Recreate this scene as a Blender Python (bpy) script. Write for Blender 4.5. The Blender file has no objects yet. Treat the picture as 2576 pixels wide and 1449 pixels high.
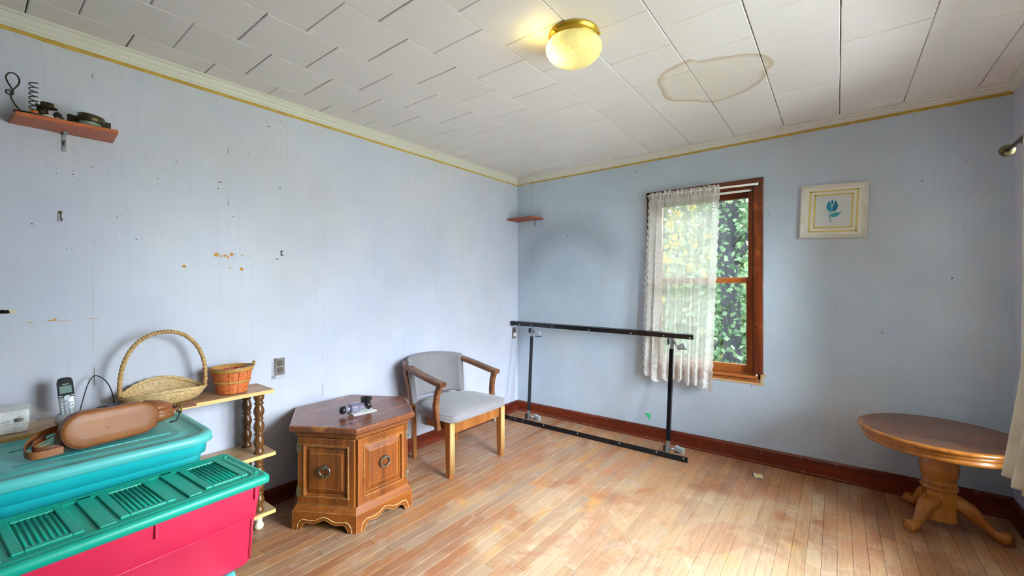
import bpy, bmesh, math, random
from mathutils import Vector, Matrix, noise
random.seed(7)
S = bpy.context.scene
COL = S.collection
pi = math.pi
# ------------------------------------------------------------------ camera, light, exposure
YAW = math.radians(37.6)
cam_d = bpy.data.cameras.new('camera'); cam = bpy.data.objects.new('camera', cam_d); COL.objects.link(cam)
cam.location = (0, 0, 1.30); cam.rotation_euler = (pi/2, 0, YAW)
cam_d.sensor_width = 36; cam_d.sensor_fit = 'HORIZONTAL'; cam_d.lens = 36*1063/2576
cam_d.shift_y = -(724.5-719.5)/2576; cam_d.clip_start = .02
S.camera = cam
S.view_settings.view_transform = 'Standard'; S.view_settings.look = 'None'; S.view_settings.gamma = 1
S.view_settings.use_curve_mapping = False
S.view_settings.exposure = 0.28
W = bpy.data.worlds.new('world'); S.world = W; W.use_nodes = True
wn = W.node_tree; wn.nodes.clear()
w_out = wn.nodes.new('ShaderNodeOutputWorld'); w_bg = wn.nodes.new('ShaderNodeBackground')
w_tc = wn.nodes.new('ShaderNodeTexCoord'); w_sep = wn.nodes.new('ShaderNodeSeparateXYZ'); w_r = wn.nodes.new('ShaderNodeValToRGB')
wn.links.new(w_tc.outputs['Generated'], w_sep.inputs[0]); wn.links.new(w_sep.outputs['Z'], w_r.inputs[0])
w_r.color_ramp.elements[0].position = 0.0; w_r.color_ramp.elements[0].color = (.085, .10, .11, 1)
w_r.color_ramp.elements[1].position = 1.0; w_r.color_ramp.elements[1].color = (.79, .89, 1.0, 1)
wn.links.new(w_r.outputs[0], w_bg.inputs[0]); w_bg.inputs[1].default_value = 150.0
wn.links.new(w_bg.outputs[0], w_out.inputs[0])
WIN_R = (1.20, 2.86, .40, 2.10)          # right wall window: y0 y1 z0 z1
XL, XR, YB, YF, ZC = -2.668, .775, 3.562, -1.35, 2.42
def area(name, loc, rot, sx, sy):        # portals: they only guide sampling of the sky through real openings
    d = bpy.data.lights.new(name, 'AREA'); d.shape = 'RECTANGLE'; d.size = sx; d.size_y = sy
    d.cycles.is_portal = True
    o = bpy.data.objects.new(name, d); COL.objects.link(o); o.location = loc; o.rotation_euler = rot
area('window_portal', (XR+.10, (WIN_R[0]+WIN_R[1])/2, (WIN_R[2]+WIN_R[3])/2), (0, pi/2, 0), WIN_R[3]-WIN_R[2], WIN_R[1]-WIN_R[0])
area('window_portal', (-.855, YB+.14, 1.34), (-pi/2, 0, 0), .8, 1.45)

# ------------------------------------------------------------------ materials
def lin(c):
    return tuple((x/12.92 if x <= .04045 else ((x+.055)/1.055)**2.4) for x in [v/255 for v in c]) + (1,)
class N:
    def __init__(s, name):
        s.m = bpy.data.materials.new(name); s.m.use_nodes = True; s.t = s.m.node_tree; s.t.nodes.clear()
        s.out = s.n('ShaderNodeOutputMaterial'); s.b = s.n('ShaderNodeBsdfPrincipled'); s.l(s.b.outputs[0], s.out.inputs[0])
    def n(s, k, **kw):
        x = s.t.nodes.new(k)
        for a, v in kw.items(): setattr(x, a, v)
        return x
    def l(s, a, b): s.t.links.new(a, b)
    def set(s, **kw):
        for k, v in kw.items():
            i = s.b.inputs[k.replace('_', ' ')]
            if hasattr(v, 'is_linked') or hasattr(v, 'links'): s.l(v, i)
            else: i.default_value = v
        return s
    def pos(s, scale=(1, 1, 1), add=None, obj=False):
        if obj: src = s.n('ShaderNodeTexCoord').outputs['Object']
        else: src = s.n('ShaderNodeNewGeometry').outputs['Position']
        if add is not None:
            a = s.n('ShaderNodeVectorMath', operation='ADD'); s.l(src, a.inputs[0]); s.l(add, a.inputs[1]); src = a.outputs[0]
        m = s.n('ShaderNodeMapping'); m.inputs['Scale'].default_value = scale; s.l(src, m.inputs[0]); return m.outputs[0]
    def noise(s, vec, scale=5, detail=4, rough=.55, dist=0, fac=True):
        x = s.n('ShaderNodeTexNoise'); x.inputs['Scale'].default_value = scale; x.inputs['Detail'].default_value = detail
        x.inputs['Roughness'].default_value = rough; x.inputs['Distortion'].default_value = dist
        s.l(vec, x.inputs['Vector']); return x.outputs[0 if fac else 1]
    def ramp(s, f, stops, interp='LINEAR'):
        x = s.n('ShaderNodeValToRGB'); r = x.color_ramp; r.interpolation = interp
        while len(r.elements) < len(stops): r.elements.new(.5)
        for e, (p, c) in zip(r.elements, stops):
            e.position = p; e.color = c if len(c) == 4 else lin(c)
        s.l(f, x.inputs[0]); return x.outputs[0]
    def fr(s, f, a, b):  # float ramp a..b -> 0..1
        x = s.n('ShaderNodeMapRange'); x.inputs[1].default_value = a; x.inputs[2].default_value = b; x.clamp = True
        s.l(f, x.inputs[0]); return x.outputs[0]
    def mix(s, f, a, b, mode='MIX'):
        x = s.n('ShaderNodeMix', data_type='RGBA', blend_type=mode)
        for i, v in ((0, f), (6, a), (7, b)):
            if hasattr(v, 'links'): s.l(v, x.inputs[i])
            else: x.inputs[i].default_value = v if i == 0 else (v if len(v) == 4 else lin(v))
        return x.outputs[2]
    def math(s, op, a, b=None, c=None):
        x = s.n('ShaderNodeMath', operation=op)
        for i, v in enumerate((a, b, c)):
            if v is None: continue
            if hasattr(v, 'links'): s.l(v, x.inputs[i])
            else: x.inputs[i].default_value = v
        return x.outputs[0]
    def bump(s, h, strength=.2, dist=.001):
        x = s.n('ShaderNodeBump'); x.inputs['Strength'].default_value = strength; x.inputs['Distance'].default_value = dist
        s.l(h, x.inputs['Height']); s.l(x.outputs[0], s.b.inputs['Normal']); return s
    def edge(s, r=.004):
        bv = s.n('ShaderNodeBevel', samples=4); bv.inputs[0].default_value = r
        g = s.n('ShaderNodeNewGeometry'); d = s.n('ShaderNodeVectorMath', operation='DOT_PRODUCT')
        s.l(bv.outputs[0], d.inputs[0]); s.l(g.outputs['Normal'], d.inputs[1])
        return s.math('SUBTRACT', 1, d.outputs['Value'])
def plain(name, c, rough=.5, metal=0, **kw):
    n = N(name); n.set(Base_Color=lin(c), Roughness=rough, Metallic=metal, **kw)
    v = n.noise(n.pos(), 30, 4); n.bump(v, .08, .001); return n.m
def wood(name, c1, c2, c3, axis='z', rough=.4, fine=60, edgec=None, edger=.003, coarse=7, obj=False, spec=.5, wear=None, rnd=False):
    n = N(name); k = 'xyz'.index(axis); sc = [1, 1, 1]; sc[k] = .07
    add = None
    if rnd:
        oi = n.n('ShaderNodeObjectInfo'); cx = n.n('ShaderNodeCombineXYZ')
        for i in range(3): n.l(n.math('MULTIPLY', oi.outputs['Random'], 37.0+i*11), cx.inputs[i])
        add = cx.outputs[0]
    p = n.pos(tuple(sc), add, obj)
    g1 = n.noise(p, fine, 5, .6, .3); g2 = n.noise(p, coarse, 3, .5, 1.2)
    f = n.math('ADD', n.math('MULTIPLY', g1, .45), n.math('MULTIPLY', g2, .55))
    col = n.ramp(f, [(.32, c1), (.5, c2), (.68, c3)])
    if wear:
        wv = n.fr(n.noise(n.pos((1, 1, 1)), wear[1], 5, .65), wear[2], wear[3]); col = n.mix(wv, col, wear[0])
    if edgec:
        e = n.edge(edger); q = n.noise(n.pos(), 45, 3, .7)
        mk = n.fr(n.math('MULTIPLY', e, n.fr(q, .3, .62)), .03, .10)
        col = n.mix(mk, col, edgec)
    n.set(Base_Color=col, Roughness=rough); n.b.inputs['Specular IOR Level'].default_value = spec
    n.bump(g1, .12, .001); return n.m

# wall paint
def wall_mat(name, ghost=False, left=False):
    n = N(name); P = n.pos()
    sp = n.n('ShaderNodeSeparateXYZ'); n.l(P, sp.inputs[0])
    st = n.noise(n.pos((1, 1, .05)), 55, 4, .6); big = n.noise(P, 1.3, 4, .6); fine = n.noise(P, 140, 2, .5)
    base = n.ramp(big, [(.3, (186, 189, 210)), (.55, (198, 199, 215)), (.75, (206, 203, 211))]) if not ghost else n.ramp(big, [(.3, (176, 190, 208)), (.55, (188, 202, 217)), (.75, (198, 205, 212))])
    base = n.mix(n.math('MULTIPLY', n.fr(st, .5, .75), .30), base, (176, 182, 196))
    # warm grey patches scattered by noise
    gr = n.fr(n.noise(P, .9, 4, .6), .45, .75)
    base = n.mix(n.math('MULTIPLY', gr, .45), base, (178, 174, 172))
    h = n.math('ADD', n.math('MULTIPLY', st, .6), n.math('MULTIPLY', fine, .25))
    if left:
        for y, w in ((.357, 1), (.895, .6), (1.435, 1), (2.5, .4)):
            d = n.math('ABSOLUTE', n.math('SUBTRACT', sp.outputs['Y'], y)); m = n.math('SUBTRACT', 1, n.fr(d, .0004, .0018))
            m = n.math('MULTIPLY', m, n.fr(n.noise(n.pos((0, 3, 1)), 4, 3), .5, .62)); base = n.mix(n.math('MULTIPLY', m, w*.45), base, (120, 120, 130))
        # fly specks
        vo = n.n('ShaderNodeTexVoronoi', feature='F1'); vo.inputs['Scale'].default_value = 42; n.l(P, vo.inputs['Vector'])
        sk = n.math('SUBTRACT', 1, n.fr(vo.outputs['Distance'], .10, .16))
        gate = n.fr(n.noise(P, 3.2, 2, .5), .54, .64)
        zone = n.math('MULTIPLY', n.fr(sp.outputs['Z'], 1.3, 1.45), n.math('SUBTRACT', 1, n.fr(sp.outputs['Y'], 1.1, 1.3)))
        sel = n.math('GREATER_THAN', n.n('ShaderNodeSeparateColor').outputs[0], 0)
        sc2 = n.n('ShaderNodeSeparateColor'); n.l(vo.outputs['Color'], sc2.inputs[0]); pick = n.math('GREATER_THAN', sc2.outputs[0], .55)
        mk = n.math('MULTIPLY', n.math('MULTIPLY', sk, gate), n.math('MULTIPLY', zone, pick))
        base = n.mix(n.math('MULTIPLY', mk, .85), base, (70, 66, 66))
    if ghost:
        for x, w in ((-2.491, .8), (-1.246, .5)):
            d = n.math('ABSOLUTE', n.math('SUBTRACT', sp.outputs['X'], x)); m = n.math('SUBTRACT', 1, n.fr(d, .0006, .0024))
            m = n.math('MULTIPLY', m, n.fr(n.noise(n.pos((3, 0, 1)), 5, 3), .42, .55)); base = n.mix(n.math('MULTIPLY', m, w*.6), base, (92, 95, 102))
        dx = n.math('SUBTRACT', sp.outputs['X'], -2.07); dz = n.math('SUBTRACT', sp.outputs['Z'], 1.37)
        r = n.math('SQRT', n.math('ADD', n.math('MULTIPLY', dx, dx), n.math('MULTIPLY', dz, dz)))
        q = n.math('ADD', r, n.math('MULTIPLY', n.noise(P, 3, 3), .03))
        ring = n.math('SUBTRACT', 1, n.fr(n.math('ABSOLUTE', n.math('SUBTRACT', q, .385)), .001, .006))
        base = n.mix(n.math('MULTIPLY', ring, .22), base, (140, 145, 160))
        dark_arc = n.math('MULTIPLY', n.math('SUBTRACT', 1, n.fr(n.math('ABSOLUTE', n.math('SUBTRACT', q, .50)), .02, .22)), n.fr(dz, -.05, .3))
        base = n.mix(n.math('MULTIPLY', dark_arc, .38), base, (120, 122, 130))  # darker arc around the upper part of the ring
        vo = n.n('ShaderNodeTexVoronoi', feature='F1'); vo.inputs['Scale'].default_value = 5; n.l(P, vo.inputs['Vector'])
        sk = n.math('SUBTRACT', 1, n.fr(vo.outputs['Distance'], .018, .03)); base = n.mix(n.math('MULTIPLY', sk, .8), base, (80, 80, 88))
    n.set(Base_Color=base, Roughness=.42); n.bump(h, .16, .0012); return n.m
M = {}
M['wall_left'] = wall_mat('blue_wall_paint_left', left=True); M['wall_back'] = wall_mat('blue_wall_paint_back', ghost=True); M['wall'] = wall_mat('blue_wall_paint')
# ceiling
n = N('ceiling_tile_paint'); P = n.pos(); sp = n.n('ShaderNodeSeparateXYZ'); n.l(P, sp.inputs[0])
oi = n.n('ShaderNodeObjectInfo')
base = n.mix(n.math('MULTIPLY', oi.outputs['Random'], .5), (228, 224, 221), (236, 232, 229))
dx = n.math('DIVIDE', n.math('SUBTRACT', sp.outputs['X'], -.53), 1.0); dy = n.math('SUBTRACT', sp.outputs['Y'], 2.49)
# outline measured on the ceiling, as radius over angle
ang = n.math('ARCTAN2', dy, dx); r = n.math('SQRT', n.math('ADD', n.math('MULTIPLY', dx, dx), n.math('MULTIPLY', dy, dy)))
pts = [(-.786, 2.328), (-.724, 2.238), (-.615, 2.196), (-.58, 2.188), (-.552, 2.227), (-.429, 2.269), (-.308, 2.328), (-.258, 2.436), (-.255, 2.497), (-.287, 2.548), (-.306, 2.627), (-.386, 2.725), (-.499, 2.783), (-.593, 2.788), (-.703, 2.695), (-.797, 2.613), (-.803, 2.466)]
pol = sorted(((math.atan2(y-2.49, x+.53)/(2*pi)+.5) % 1, math.hypot(x+.53, y-2.49)) for x, y in pts)
fc = n.n('ShaderNodeFloatCurve'); cu = fc.mapping.curves[0]
wrap = (pol[0][1]+pol[-1][1])/2
cu.points[0].location = (0, wrap); cu.points[1].location = (1, wrap)
for a, b in pol: cu.points.new(a, b)
fc.mapping.update(); n.l(n.math('ADD', n.math('DIVIDE', ang, 2*pi), .5), fc.inputs['Value'])
edge_d = n.math('SUBTRACT', n.math('ADD', r, n.math('MULTIPLY', n.math('SUBTRACT', n.noise(P, 14, 3), .5), .02)), fc.outputs[0])
inside = n.math('SUBTRACT', 1, n.fr(edge_d, -.004, .002))
ring = n.math('MULTIPLY', inside, n.fr(edge_d, -.045, -.002))
wide = n.math('MULTIPLY', ring, n.fr(n.noise(P, 3, 2), .35, .6))
base = n.mix(n.math('MULTIPLY', inside, .3), base, (206, 192, 164))
base = n.mix(n.math('MULTIPLY', n.math('POWER', ring, 2.0), .75), base, (176, 150, 118))
base = n.mix(n.math('MULTIPLY', wide, .5), base, (184, 162, 136))
n.set(Base_Color=base, Roughness=.5); n.bump(n.noise(P, 90, 3), .1, .001); M['tile'] = n.m
M['tile_gap'] = plain('dark_tile_gap', (92, 78, 62), .9)
M['crown'] = (lambda n: (n.set(Base_Color=n.mix(n.fr(n.noise(n.pos(), 60, 4, .7), .62, .7), (214, 210, 200), (190, 180, 160)), Roughness=.45), n.m)[1])(N('white_crown_paint'))
M['yellow'] = (lambda n: (n.set(Base_Color=n.ramp(n.noise(n.pos(), 25, 4, .6), [(.3, (158, 122, 40)), (.6, (186, 152, 62)), (.8, (150, 118, 52))]), Roughness=.7), n.m)[1])(N('old_yellow_paint'))
# floorboards
n = N('worn_oak_floorboard'); P = n.pos(); sp = n.n('ShaderNodeSeparateXYZ'); n.l(P, sp.inputs[0])
oi = n.n('ShaderNodeObjectInfo'); rnd = oi.outputs['Random']
cx = n.n('ShaderNodeCombineXYZ'); n.l(n.math('MULTIPLY', rnd, 31.0), cx.inputs[0]); n.l(n.math('MULTIPLY', rnd, 77.0), cx.inputs[1])
gp = n.pos((1, .06, 1), cx.outputs[0]); g1 = n.noise(gp, 110, 5, .65, .4); g2 = n.noise(gp, 22, 4, .6, 1.0)
fin = n.ramp(rnd, [(0, (144, 94, 62)), (.2, (170, 114, 72)), (.4, (152, 98, 66)), (.6, (178, 124, 76)), (.8, (158, 104, 68)), (1, (136, 88, 62))])
bare = n.ramp(rnd, [(0, (186, 156, 124)), (.2, (168, 134, 102)), (.4, (196, 168, 132)), (.6, (176, 140, 104)), (.8, (190, 160, 130)), (1, (186, 142, 92))])
grey = n.ramp(rnd, [(0, (158, 134, 114)), (.5, (146, 122, 102)), (1, (170, 144, 118))])
# traffic wear: strongest in the middle of the room
ddx = n.math('DIVIDE', n.math('SUBTRACT', sp.outputs['X'], -.35), 1.15); ddy = n.math('DIVIDE', n.math('SUBTRACT', sp.outputs['Y'], 2.0), 1.0)
dd = n.math('SQRT', n.math('ADD', n.math('MULTIPLY', ddx, ddx), n.math('MULTIPLY', ddy, ddy)))
wn1 = n.noise(P, 2.6, 5, .62, .3)
wm = n.math('MULTIPLY', n.fr(n.math('ADD', dd, n.math('MULTIPLY', n.math('SUBTRACT', wn1, .5), 2.6)), 1.05, .70), .85)
wm2 = n.fr(n.noise(n.pos((1, .45, 1)), 5.0, 6, .7, .5), .46, .60)
gm = n.math('MULTIPLY', n.fr(n.noise(n.pos((1, .5, 1), cx.outputs[0]), 2.1, 5, .6), .46, .62), n.fr(sp.outputs['X'], -.4, -1.2))
c = n.mix(n.math('MULTIPLY', wm2, .55), fin, bare)
c = n.mix(wm, c, bare)
c = n.mix(n.math('MULTIPLY', gm, .75), c, grey)
st1 = n.fr(n.noise(P, 1.7, 6, .7, .8), .54, .57); c = n.mix(n.math('MULTIPLY', st1, .35), c, (158, 96, 70))
st2 = n.fr(n.noise(n.pos((1, 1, 1), None), 6.5, 5, .75, .6), .58, .64); c = n.mix(n.math('MULTIPLY', st2, .3), c, (196, 178, 164))
fl = n.fr(n.noise(P, 3.7, 4, .6), .62, .70); c = n.mix(n.math('MULTIPLY', fl, .5), c, (212, 150, 66))
c = n.mix(n.math('MULTIPLY', n.fr(g2, .52, .75), .4), c, (118, 78, 48))
c = n.mix(n.math('MULTIPLY', n.fr(g1, .50, .72), .35), c, (96, 64, 42))
sc = n.n('ShaderNodeTexVoronoi', feature='DISTANCE_TO_EDGE'); sc.inputs['Scale'].default_value = 9
n.l(n.pos((1, .22, 1)), sc.inputs['Vector'])
scr = n.math('MULTIPLY', n.math('SUBTRACT', 1, n.fr(sc.outputs[0], .002, .008)), n.fr(n.noise(P, 3.1, 3), .56, .62))
c = n.mix(n.math('MULTIPLY', scr, .3), c, (222, 204, 176))
n.set(Base_Color=c, Roughness=n.math('ADD', n.math('MULTIPLY', n.math('MAXIMUM', wm, wm2), .20), .40)); n.bump(g1, .15, .0008); M['board'] = n.m
M['subfloor'] = plain('dark_subfloor', (44, 30, 20), .95)
M['base'] = wood('mahogany_baseboard', (62, 18, 8), (96, 32, 14), (122, 48, 20), 'x', .30, 50, edgec=(170, 120, 100), edger=.004, wear=((140, 84, 70), 24, .60, .70))
M['basey'] = wood('mahogany_baseboard_side', (62, 18, 8), (96, 32, 14), (122, 48, 20), 'y', .30, 50, edgec=(170, 120, 100), edger=.004, wear=((140, 84, 70), 24, .60, .70))
M['case'] = wood('reddish_window_casing', (58, 20, 8), (88, 32, 12), (122, 56, 20), 'z', .32, 45, wear=((150, 84, 40), 10, .58, .72))
M['casex'] = wood('reddish_window_head', (70, 24, 8), (98, 38, 12), (126, 54, 20), 'x', .32, 45)
M['sash'] = wood('orange_pine_sash', (140, 72, 26), (168, 92, 38), (188, 114, 54), 'x', .35, 45)
M['sashz'] = wood('orange_pine_stile', (112, 50, 18), (142, 68, 26), (164, 88, 36), 'z', .35, 45)
M['rawwood'] = wood('bare_pine', (196, 150, 92), (214, 174, 118), (228, 196, 148), 'x', .6, 60)
M['cab'] = wood('honey_pine_cabinet', (72, 32, 8), (124, 62, 16), (158, 86, 26), 'z', .33, 55, edgec=(214, 170, 106), edger=.004, wear=((205, 160, 96), 70, .68, .74))
M['cabx'] = wood('honey_pine_rail', (84, 38, 10), (132, 68, 18), (160, 90, 28), 'y', .33, 55, edgec=(218, 176, 114), edger=.004, wear=((214, 174, 112), 70, .67, .73))
M['cabtop'] = wood('worn_cabinet_top', (92, 46, 26), (122, 68, 42), (142, 86, 56), 'y', .22, 45, edgec=(206, 150, 92), edger=.005, wear=((178, 112, 54), 9, .60, .72))
M['groove'] = plain('pale_routed_groove', (208, 166, 112), .5)
M['chairw'] = wood('worn_maple_chair', (112, 62, 24), (148, 88, 40), (174, 114, 60), 'z', .32, 60, edgec=(214, 172, 122), edger=.004)
M['chairarm'] = wood('dark_worn_arm', (92, 54, 32), (128, 80, 48), (156, 102, 62), 'x', .28, 60, wear=((70, 44, 32), 18, .52, .68), edgec=(160, 110, 72), edger=.004)
M['flute'] = wood('pale_fluted_front', (196, 150, 86), (214, 172, 110), (226, 190, 132), 'z', .35, 70)
M['oakt'] = wood('oak_table_top', (72, 40, 24), (106, 64, 40), (128, 80, 52), 'x', .30, 60, spec=.5, wear=((92, 56, 36), 20, .55, .75))
M['oak'] = wood('varnished_oak_base', (122, 68, 20), (156, 94, 34), (176, 112, 48), 'z', .24, 30)
M['shelfb'] = wood('laminate_shelf_board', (172, 136, 98), (186, 152, 114), (196, 164, 126), 'y', .4, 30, wear=((158, 108, 62), 5, .50, .66))
M['shelfe'] = wood('pine_edge', (218, 170, 98), (226, 182, 112), (234, 194, 126), 'y', .5, 40)
M['spindle'] = wood('dark_turned_spindle', (62, 34, 16), (96, 58, 26), (128, 84, 40), 'z', .25, 30)
M['redwood'] = wood('redwood_shelf', (140, 66, 30), (164, 82, 40), (180, 98, 54), 'y', .5, 40)
M['redwoodx'] = wood('redwood_corner_board', (104, 38, 16), (134, 58, 26), (150, 70, 34), 'x', .5, 40)
def plastic(name, c, rough=.35, sub=0):
    n = N(name); v = n.noise(n.pos(), 3.5, 3); c2 = tuple(max(0, x-12) for x in c)
    n.set(Base_Color=n.mix(n.fr(v, .35, .7), c, c2), Roughness=rough); n.bump(n.noise(n.pos(), 220, 2), .06, .0006); return n.m
M['teal'] = plastic('turquoise_plastic', (36, 190, 194)); M['teallid'] = plastic('turquoise_lid_plastic', (92, 188, 184), .38)
M['green'] = plastic('green_lid_plastic', (8, 166, 140), .4); M['red'] = plastic('raspberry_plastic', (216, 44, 82), .4)
M['black'] = plain('black_enamel', (16, 17, 22), .25); M['steel'] = plain('galvanised_steel', (160, 160, 160), .35, .8)
M['castergrey'] = plain('pale_caster_metal', (172, 182, 184), .35, .4); M['zinc'] = plain('zinc_rivet', (196, 196, 190), .4, .3)
M['brass'] = plain('aged_brass', (186, 150, 44), .32, .6); M['pull'] = plain('antique_pewter', (124, 116, 100), .35, .85); M['hinge'] = plain('antique_brass_hinge', (132, 120, 92), .4, .7)
def fabric(name, c1, c2, sc=700):
    n = N(name); v = n.noise(n.pos(), sc, 3, .7); w = n.noise(n.pos(), 4, 4, .6)
    c = n.mix(n.fr(v, .3, .7), c1, c2); c = n.mix(n.math('MULTIPLY', n.fr(w, .52, .75), .4), c, tuple(int(x*.8) for x in c1))
    n.set(Base_Color=c, Roughness=.95); n.b.inputs['Sheen Weight'].default_value = .3; n.bump(v, .4, .001); return n.m
M['fabric'] = fabric('grey_lilac_upholstery', (122, 116, 120), (150, 144, 148))
n = N('tan_leather'); v = n.noise(n.pos(), 240, 4, .6)
n.set(Base_Color=n.ramp(n.noise(n.pos(), 7, 4), [(.3, (136, 78, 36)), (.7, (160, 96, 46))]), Roughness=.45); n.bump(v, .25, .001); M['leather'] = n.m
M['leatherd'] = plain('brown_leather_strap', (120, 66, 38), .5)
def wicker(name, a, b, c):
    n = N(name); v = n.noise(n.pos((1, 1, 3)), 60, 4); n.set(Base_Color=n.ramp(v, [(.3, a), (.5, b), (.7, c)]), Roughness=.55); n.bump(v, .3, .001); return n.m
M['wicker'] = wicker('honey_wicker', (176, 138, 86), (206, 172, 120), (226, 198, 152)); M['wickerd'] = wicker('wrapped_cane_handle', (144, 102, 52), (184, 140, 82), (208, 168, 110))
M['veneer'] = wicker('orange_stained_veneer', (192, 84, 36), (214, 112, 56), (222, 138, 74)); M['veneerin'] = plain('red_stained_veneer', (196, 58, 46), .6)
M['hoop'] = wicker('tan_hoop', (176, 120, 50), (196, 142, 66), (208, 158, 84))
M['white'] = plain('white_gloss', (238, 237, 233), .35); M['offwhite'] = plain('cream_plastic', (214, 204, 180), .5); M['paper'] = plain('white_card', (232, 232, 228), .7)
M['silver'] = plain('silver_plastic', (182, 186, 190), .3, .2); M['key'] = plain('pale_keys', (214, 222, 226), .3); M['blackp'] = plain('black_plastic', (24, 24, 28), .35); M['screen'] = plain('grey_green_display', (128, 150, 140), .2)
M['darkiron'] = plain('dark_bronze_metal', (40, 36, 26), .4, .5); M['bronze'] = plain('olive_bronze', (74, 66, 44), .35, .7); M['copper'] = plain('copper_bucket', (186, 92, 30), .4, .4)
M['framew'] = wood('whitewashed_frame', (196, 188, 172), (212, 206, 192), (222, 216, 204), 'x', .6, 60, edgec=(190, 170, 150), edger=.003)
M['mat'] = plain('cream_mat_board', (220, 217, 204), .8); M['gold'] = plain('ochre_printed_line', (200, 174, 90), .7); M['print'] = plain('pale_print_paper', (206, 208, 206), .8)
M['tulipd'] = plain('deep_teal_ink', (10, 112, 140), .7); M['tulip'] = plain('teal_ink', (22, 134, 156), .7); M['tulipl'] = plain('light_teal_ink', (48, 150, 158), .7); M['stemink'] = plain('green_stem_ink', (72, 136, 122), .7)
M['cord'] = plain('black_cord', (28, 26, 32), .5); M['outletp'] = plain('brown_outlet_plate', (120, 108, 104), .35); M['outletd'] = plain('dark_outlet_face', (84, 76, 60), .4); M['ink'] = plain('black_ink', (22, 22, 24), .6)
M['greenp'] = plain('green_paper_scrap', (70, 186, 136), .8); M['chip'] = plain('exposed_ochre_layer', (200, 148, 72), .8); M['holem'] = plain('black_hole', (10, 8, 6), 1); M['torn'] = plain('torn_wall_paper', (214, 196, 160), .8)
M['yellowp'] = plain('yellow_packet_print', (236, 222, 60), .4); M['lining'] = fabric('beige_curtain_lining', (178, 164, 132), (190, 178, 146), 400); M['draper'] = fabric('ivory_curtain', (206, 208, 196), (216, 216, 206), 400)
n = N('clear_lilac_plastic'); n.set(Base_Color=lin((196, 190, 214)), Roughness=.05); n.b.inputs['Transmission Weight'].default_value = .8; n.b.inputs['IOR'].default_value = 1.45; M['lilac'] = n.m
n = N('clear_plastic_film'); n.t.nodes.remove(n.b); tr = n.n('ShaderNodeBsdfTransparent'); gl = n.n('ShaderNodeBsdfPrincipled'); gl.inputs['Base Color'].default_value = lin((214, 206, 196)); gl.inputs['Roughness'].default_value = .18
mx = n.n('ShaderNodeMixShader'); n.l(n.fr(n.noise(n.pos(), 22, 4, .7, .8), .35, .75), mx.inputs[0]); mm = n.math('MULTIPLY', mx.inputs[0].links[0].from_socket, .32); n.l(mm, mx.inputs[0])
n.l(tr.outputs[0], mx.inputs[1]); n.l(gl.outputs[0], mx.inputs[2]); n.l(mx.outputs[0], n.out.inputs[0]); M['film'] = n.m
n = N('window_glass'); n.t.nodes.remove(n.b); tr = n.n('ShaderNodeBsdfTransparent'); tr.inputs[0].default_value = (.96, .98, .97, 1); gl = n.n('ShaderNodeBsdfGlossy'); gl.inputs['Roughness'].default_value = .02
mx = n.n('ShaderNodeMixShader'); lw = n.n('ShaderNodeFresnel'); lw.inputs[0].default_value = 1.45; n.l(lw.outputs[0], mx.inputs[0]); n.l(tr.outputs[0], mx.inputs[1]); n.l(gl.outputs[0], mx.inputs[2]); n.l(mx.outputs[0], n.out.inputs[0]); M['glass'] = n.m
M['glass_dimmed'] = n.m.copy(); M['glass_dimmed'].name = 'window_glass_dimmed'
for nd in M['glass_dimmed'].node_tree.nodes:
    if nd.type == 'BSDF_TRANSPARENT': nd.inputs[0].default_value = (.44, .455, .45, 1)  # pane colour darkened to dim the bright outdoor view; no screen there
# lace: open net with denser embroidered figures, denser towards hem and edges (UV)
n = N('ivory_lace'); n.t.nodes.remove(n.b)
uv = n.n('ShaderNodeTexCoord').outputs['UV']; su = n.n('ShaderNodeSeparateXYZ'); n.l(uv, su.inputs[0])
mp = n.n('ShaderNodeMapping'); mp.inputs['Scale'].default_value = (1.1, 1.5, 1); n.l(uv, mp.inputs[0])
fl = n.noise(mp.outputs[0], 26, 3, .6, 2.5); fig = n.fr(n.math('ABSOLUTE', n.math('SUBTRACT', fl, .5)), .05, .015)
vo = n.n('ShaderNodeTexVoronoi', feature='DISTANCE_TO_EDGE'); vo.inputs['Scale'].default_value = 20; n.l(mp.outputs[0], vo.inputs['Vector'])
fig2 = n.fr(vo.outputs[0], .09, .03)
hem = n.fr(su.outputs['Y'], .22, .02); side = n.math('MAXIMUM', n.fr(su.outputs['X'], .08, .02), n.fr(su.outputs['X'], .93, .98))
dens = n.math('ADD', .58, n.math('MULTIPLY', fig, .16)); dens = n.math('ADD', dens, n.math('MULTIPLY', hem, n.math('ADD', .12, n.math('MULTIPLY', fig2, .24)))); dens = n.math('ADD', dens, n.math('MULTIPLY', side, .12))
dens = n.math('ADD', dens, n.math('MULTIPLY', n.fr(su.outputs['Y'], .955, .975), .35))
df = n.n('ShaderNodeBsdfDiffuse'); df.inputs[0].default_value = lin((240, 236, 232)); tl = n.n('ShaderNodeBsdfTranslucent'); tl.inputs[0].default_value = lin((244, 238, 230))
m1 = n.n('ShaderNodeMixShader'); m1.inputs[0].default_value = .42; n.l(df.outputs[0], m1.inputs[1]); n.l(tl.outputs[0], m1.inputs[2])
tr = n.n('ShaderNodeBsdfTransparent'); m2 = n.n('ShaderNodeMixShader'); n.l(dens, m2.inputs[0]); n.l(tr.outputs[0], m2.inputs[1]); n.l(m1.outputs[0], m2.inputs[2]); n.l(m2.outputs[0], n.out.inputs[0]); M['lace'] = n.m
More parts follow.
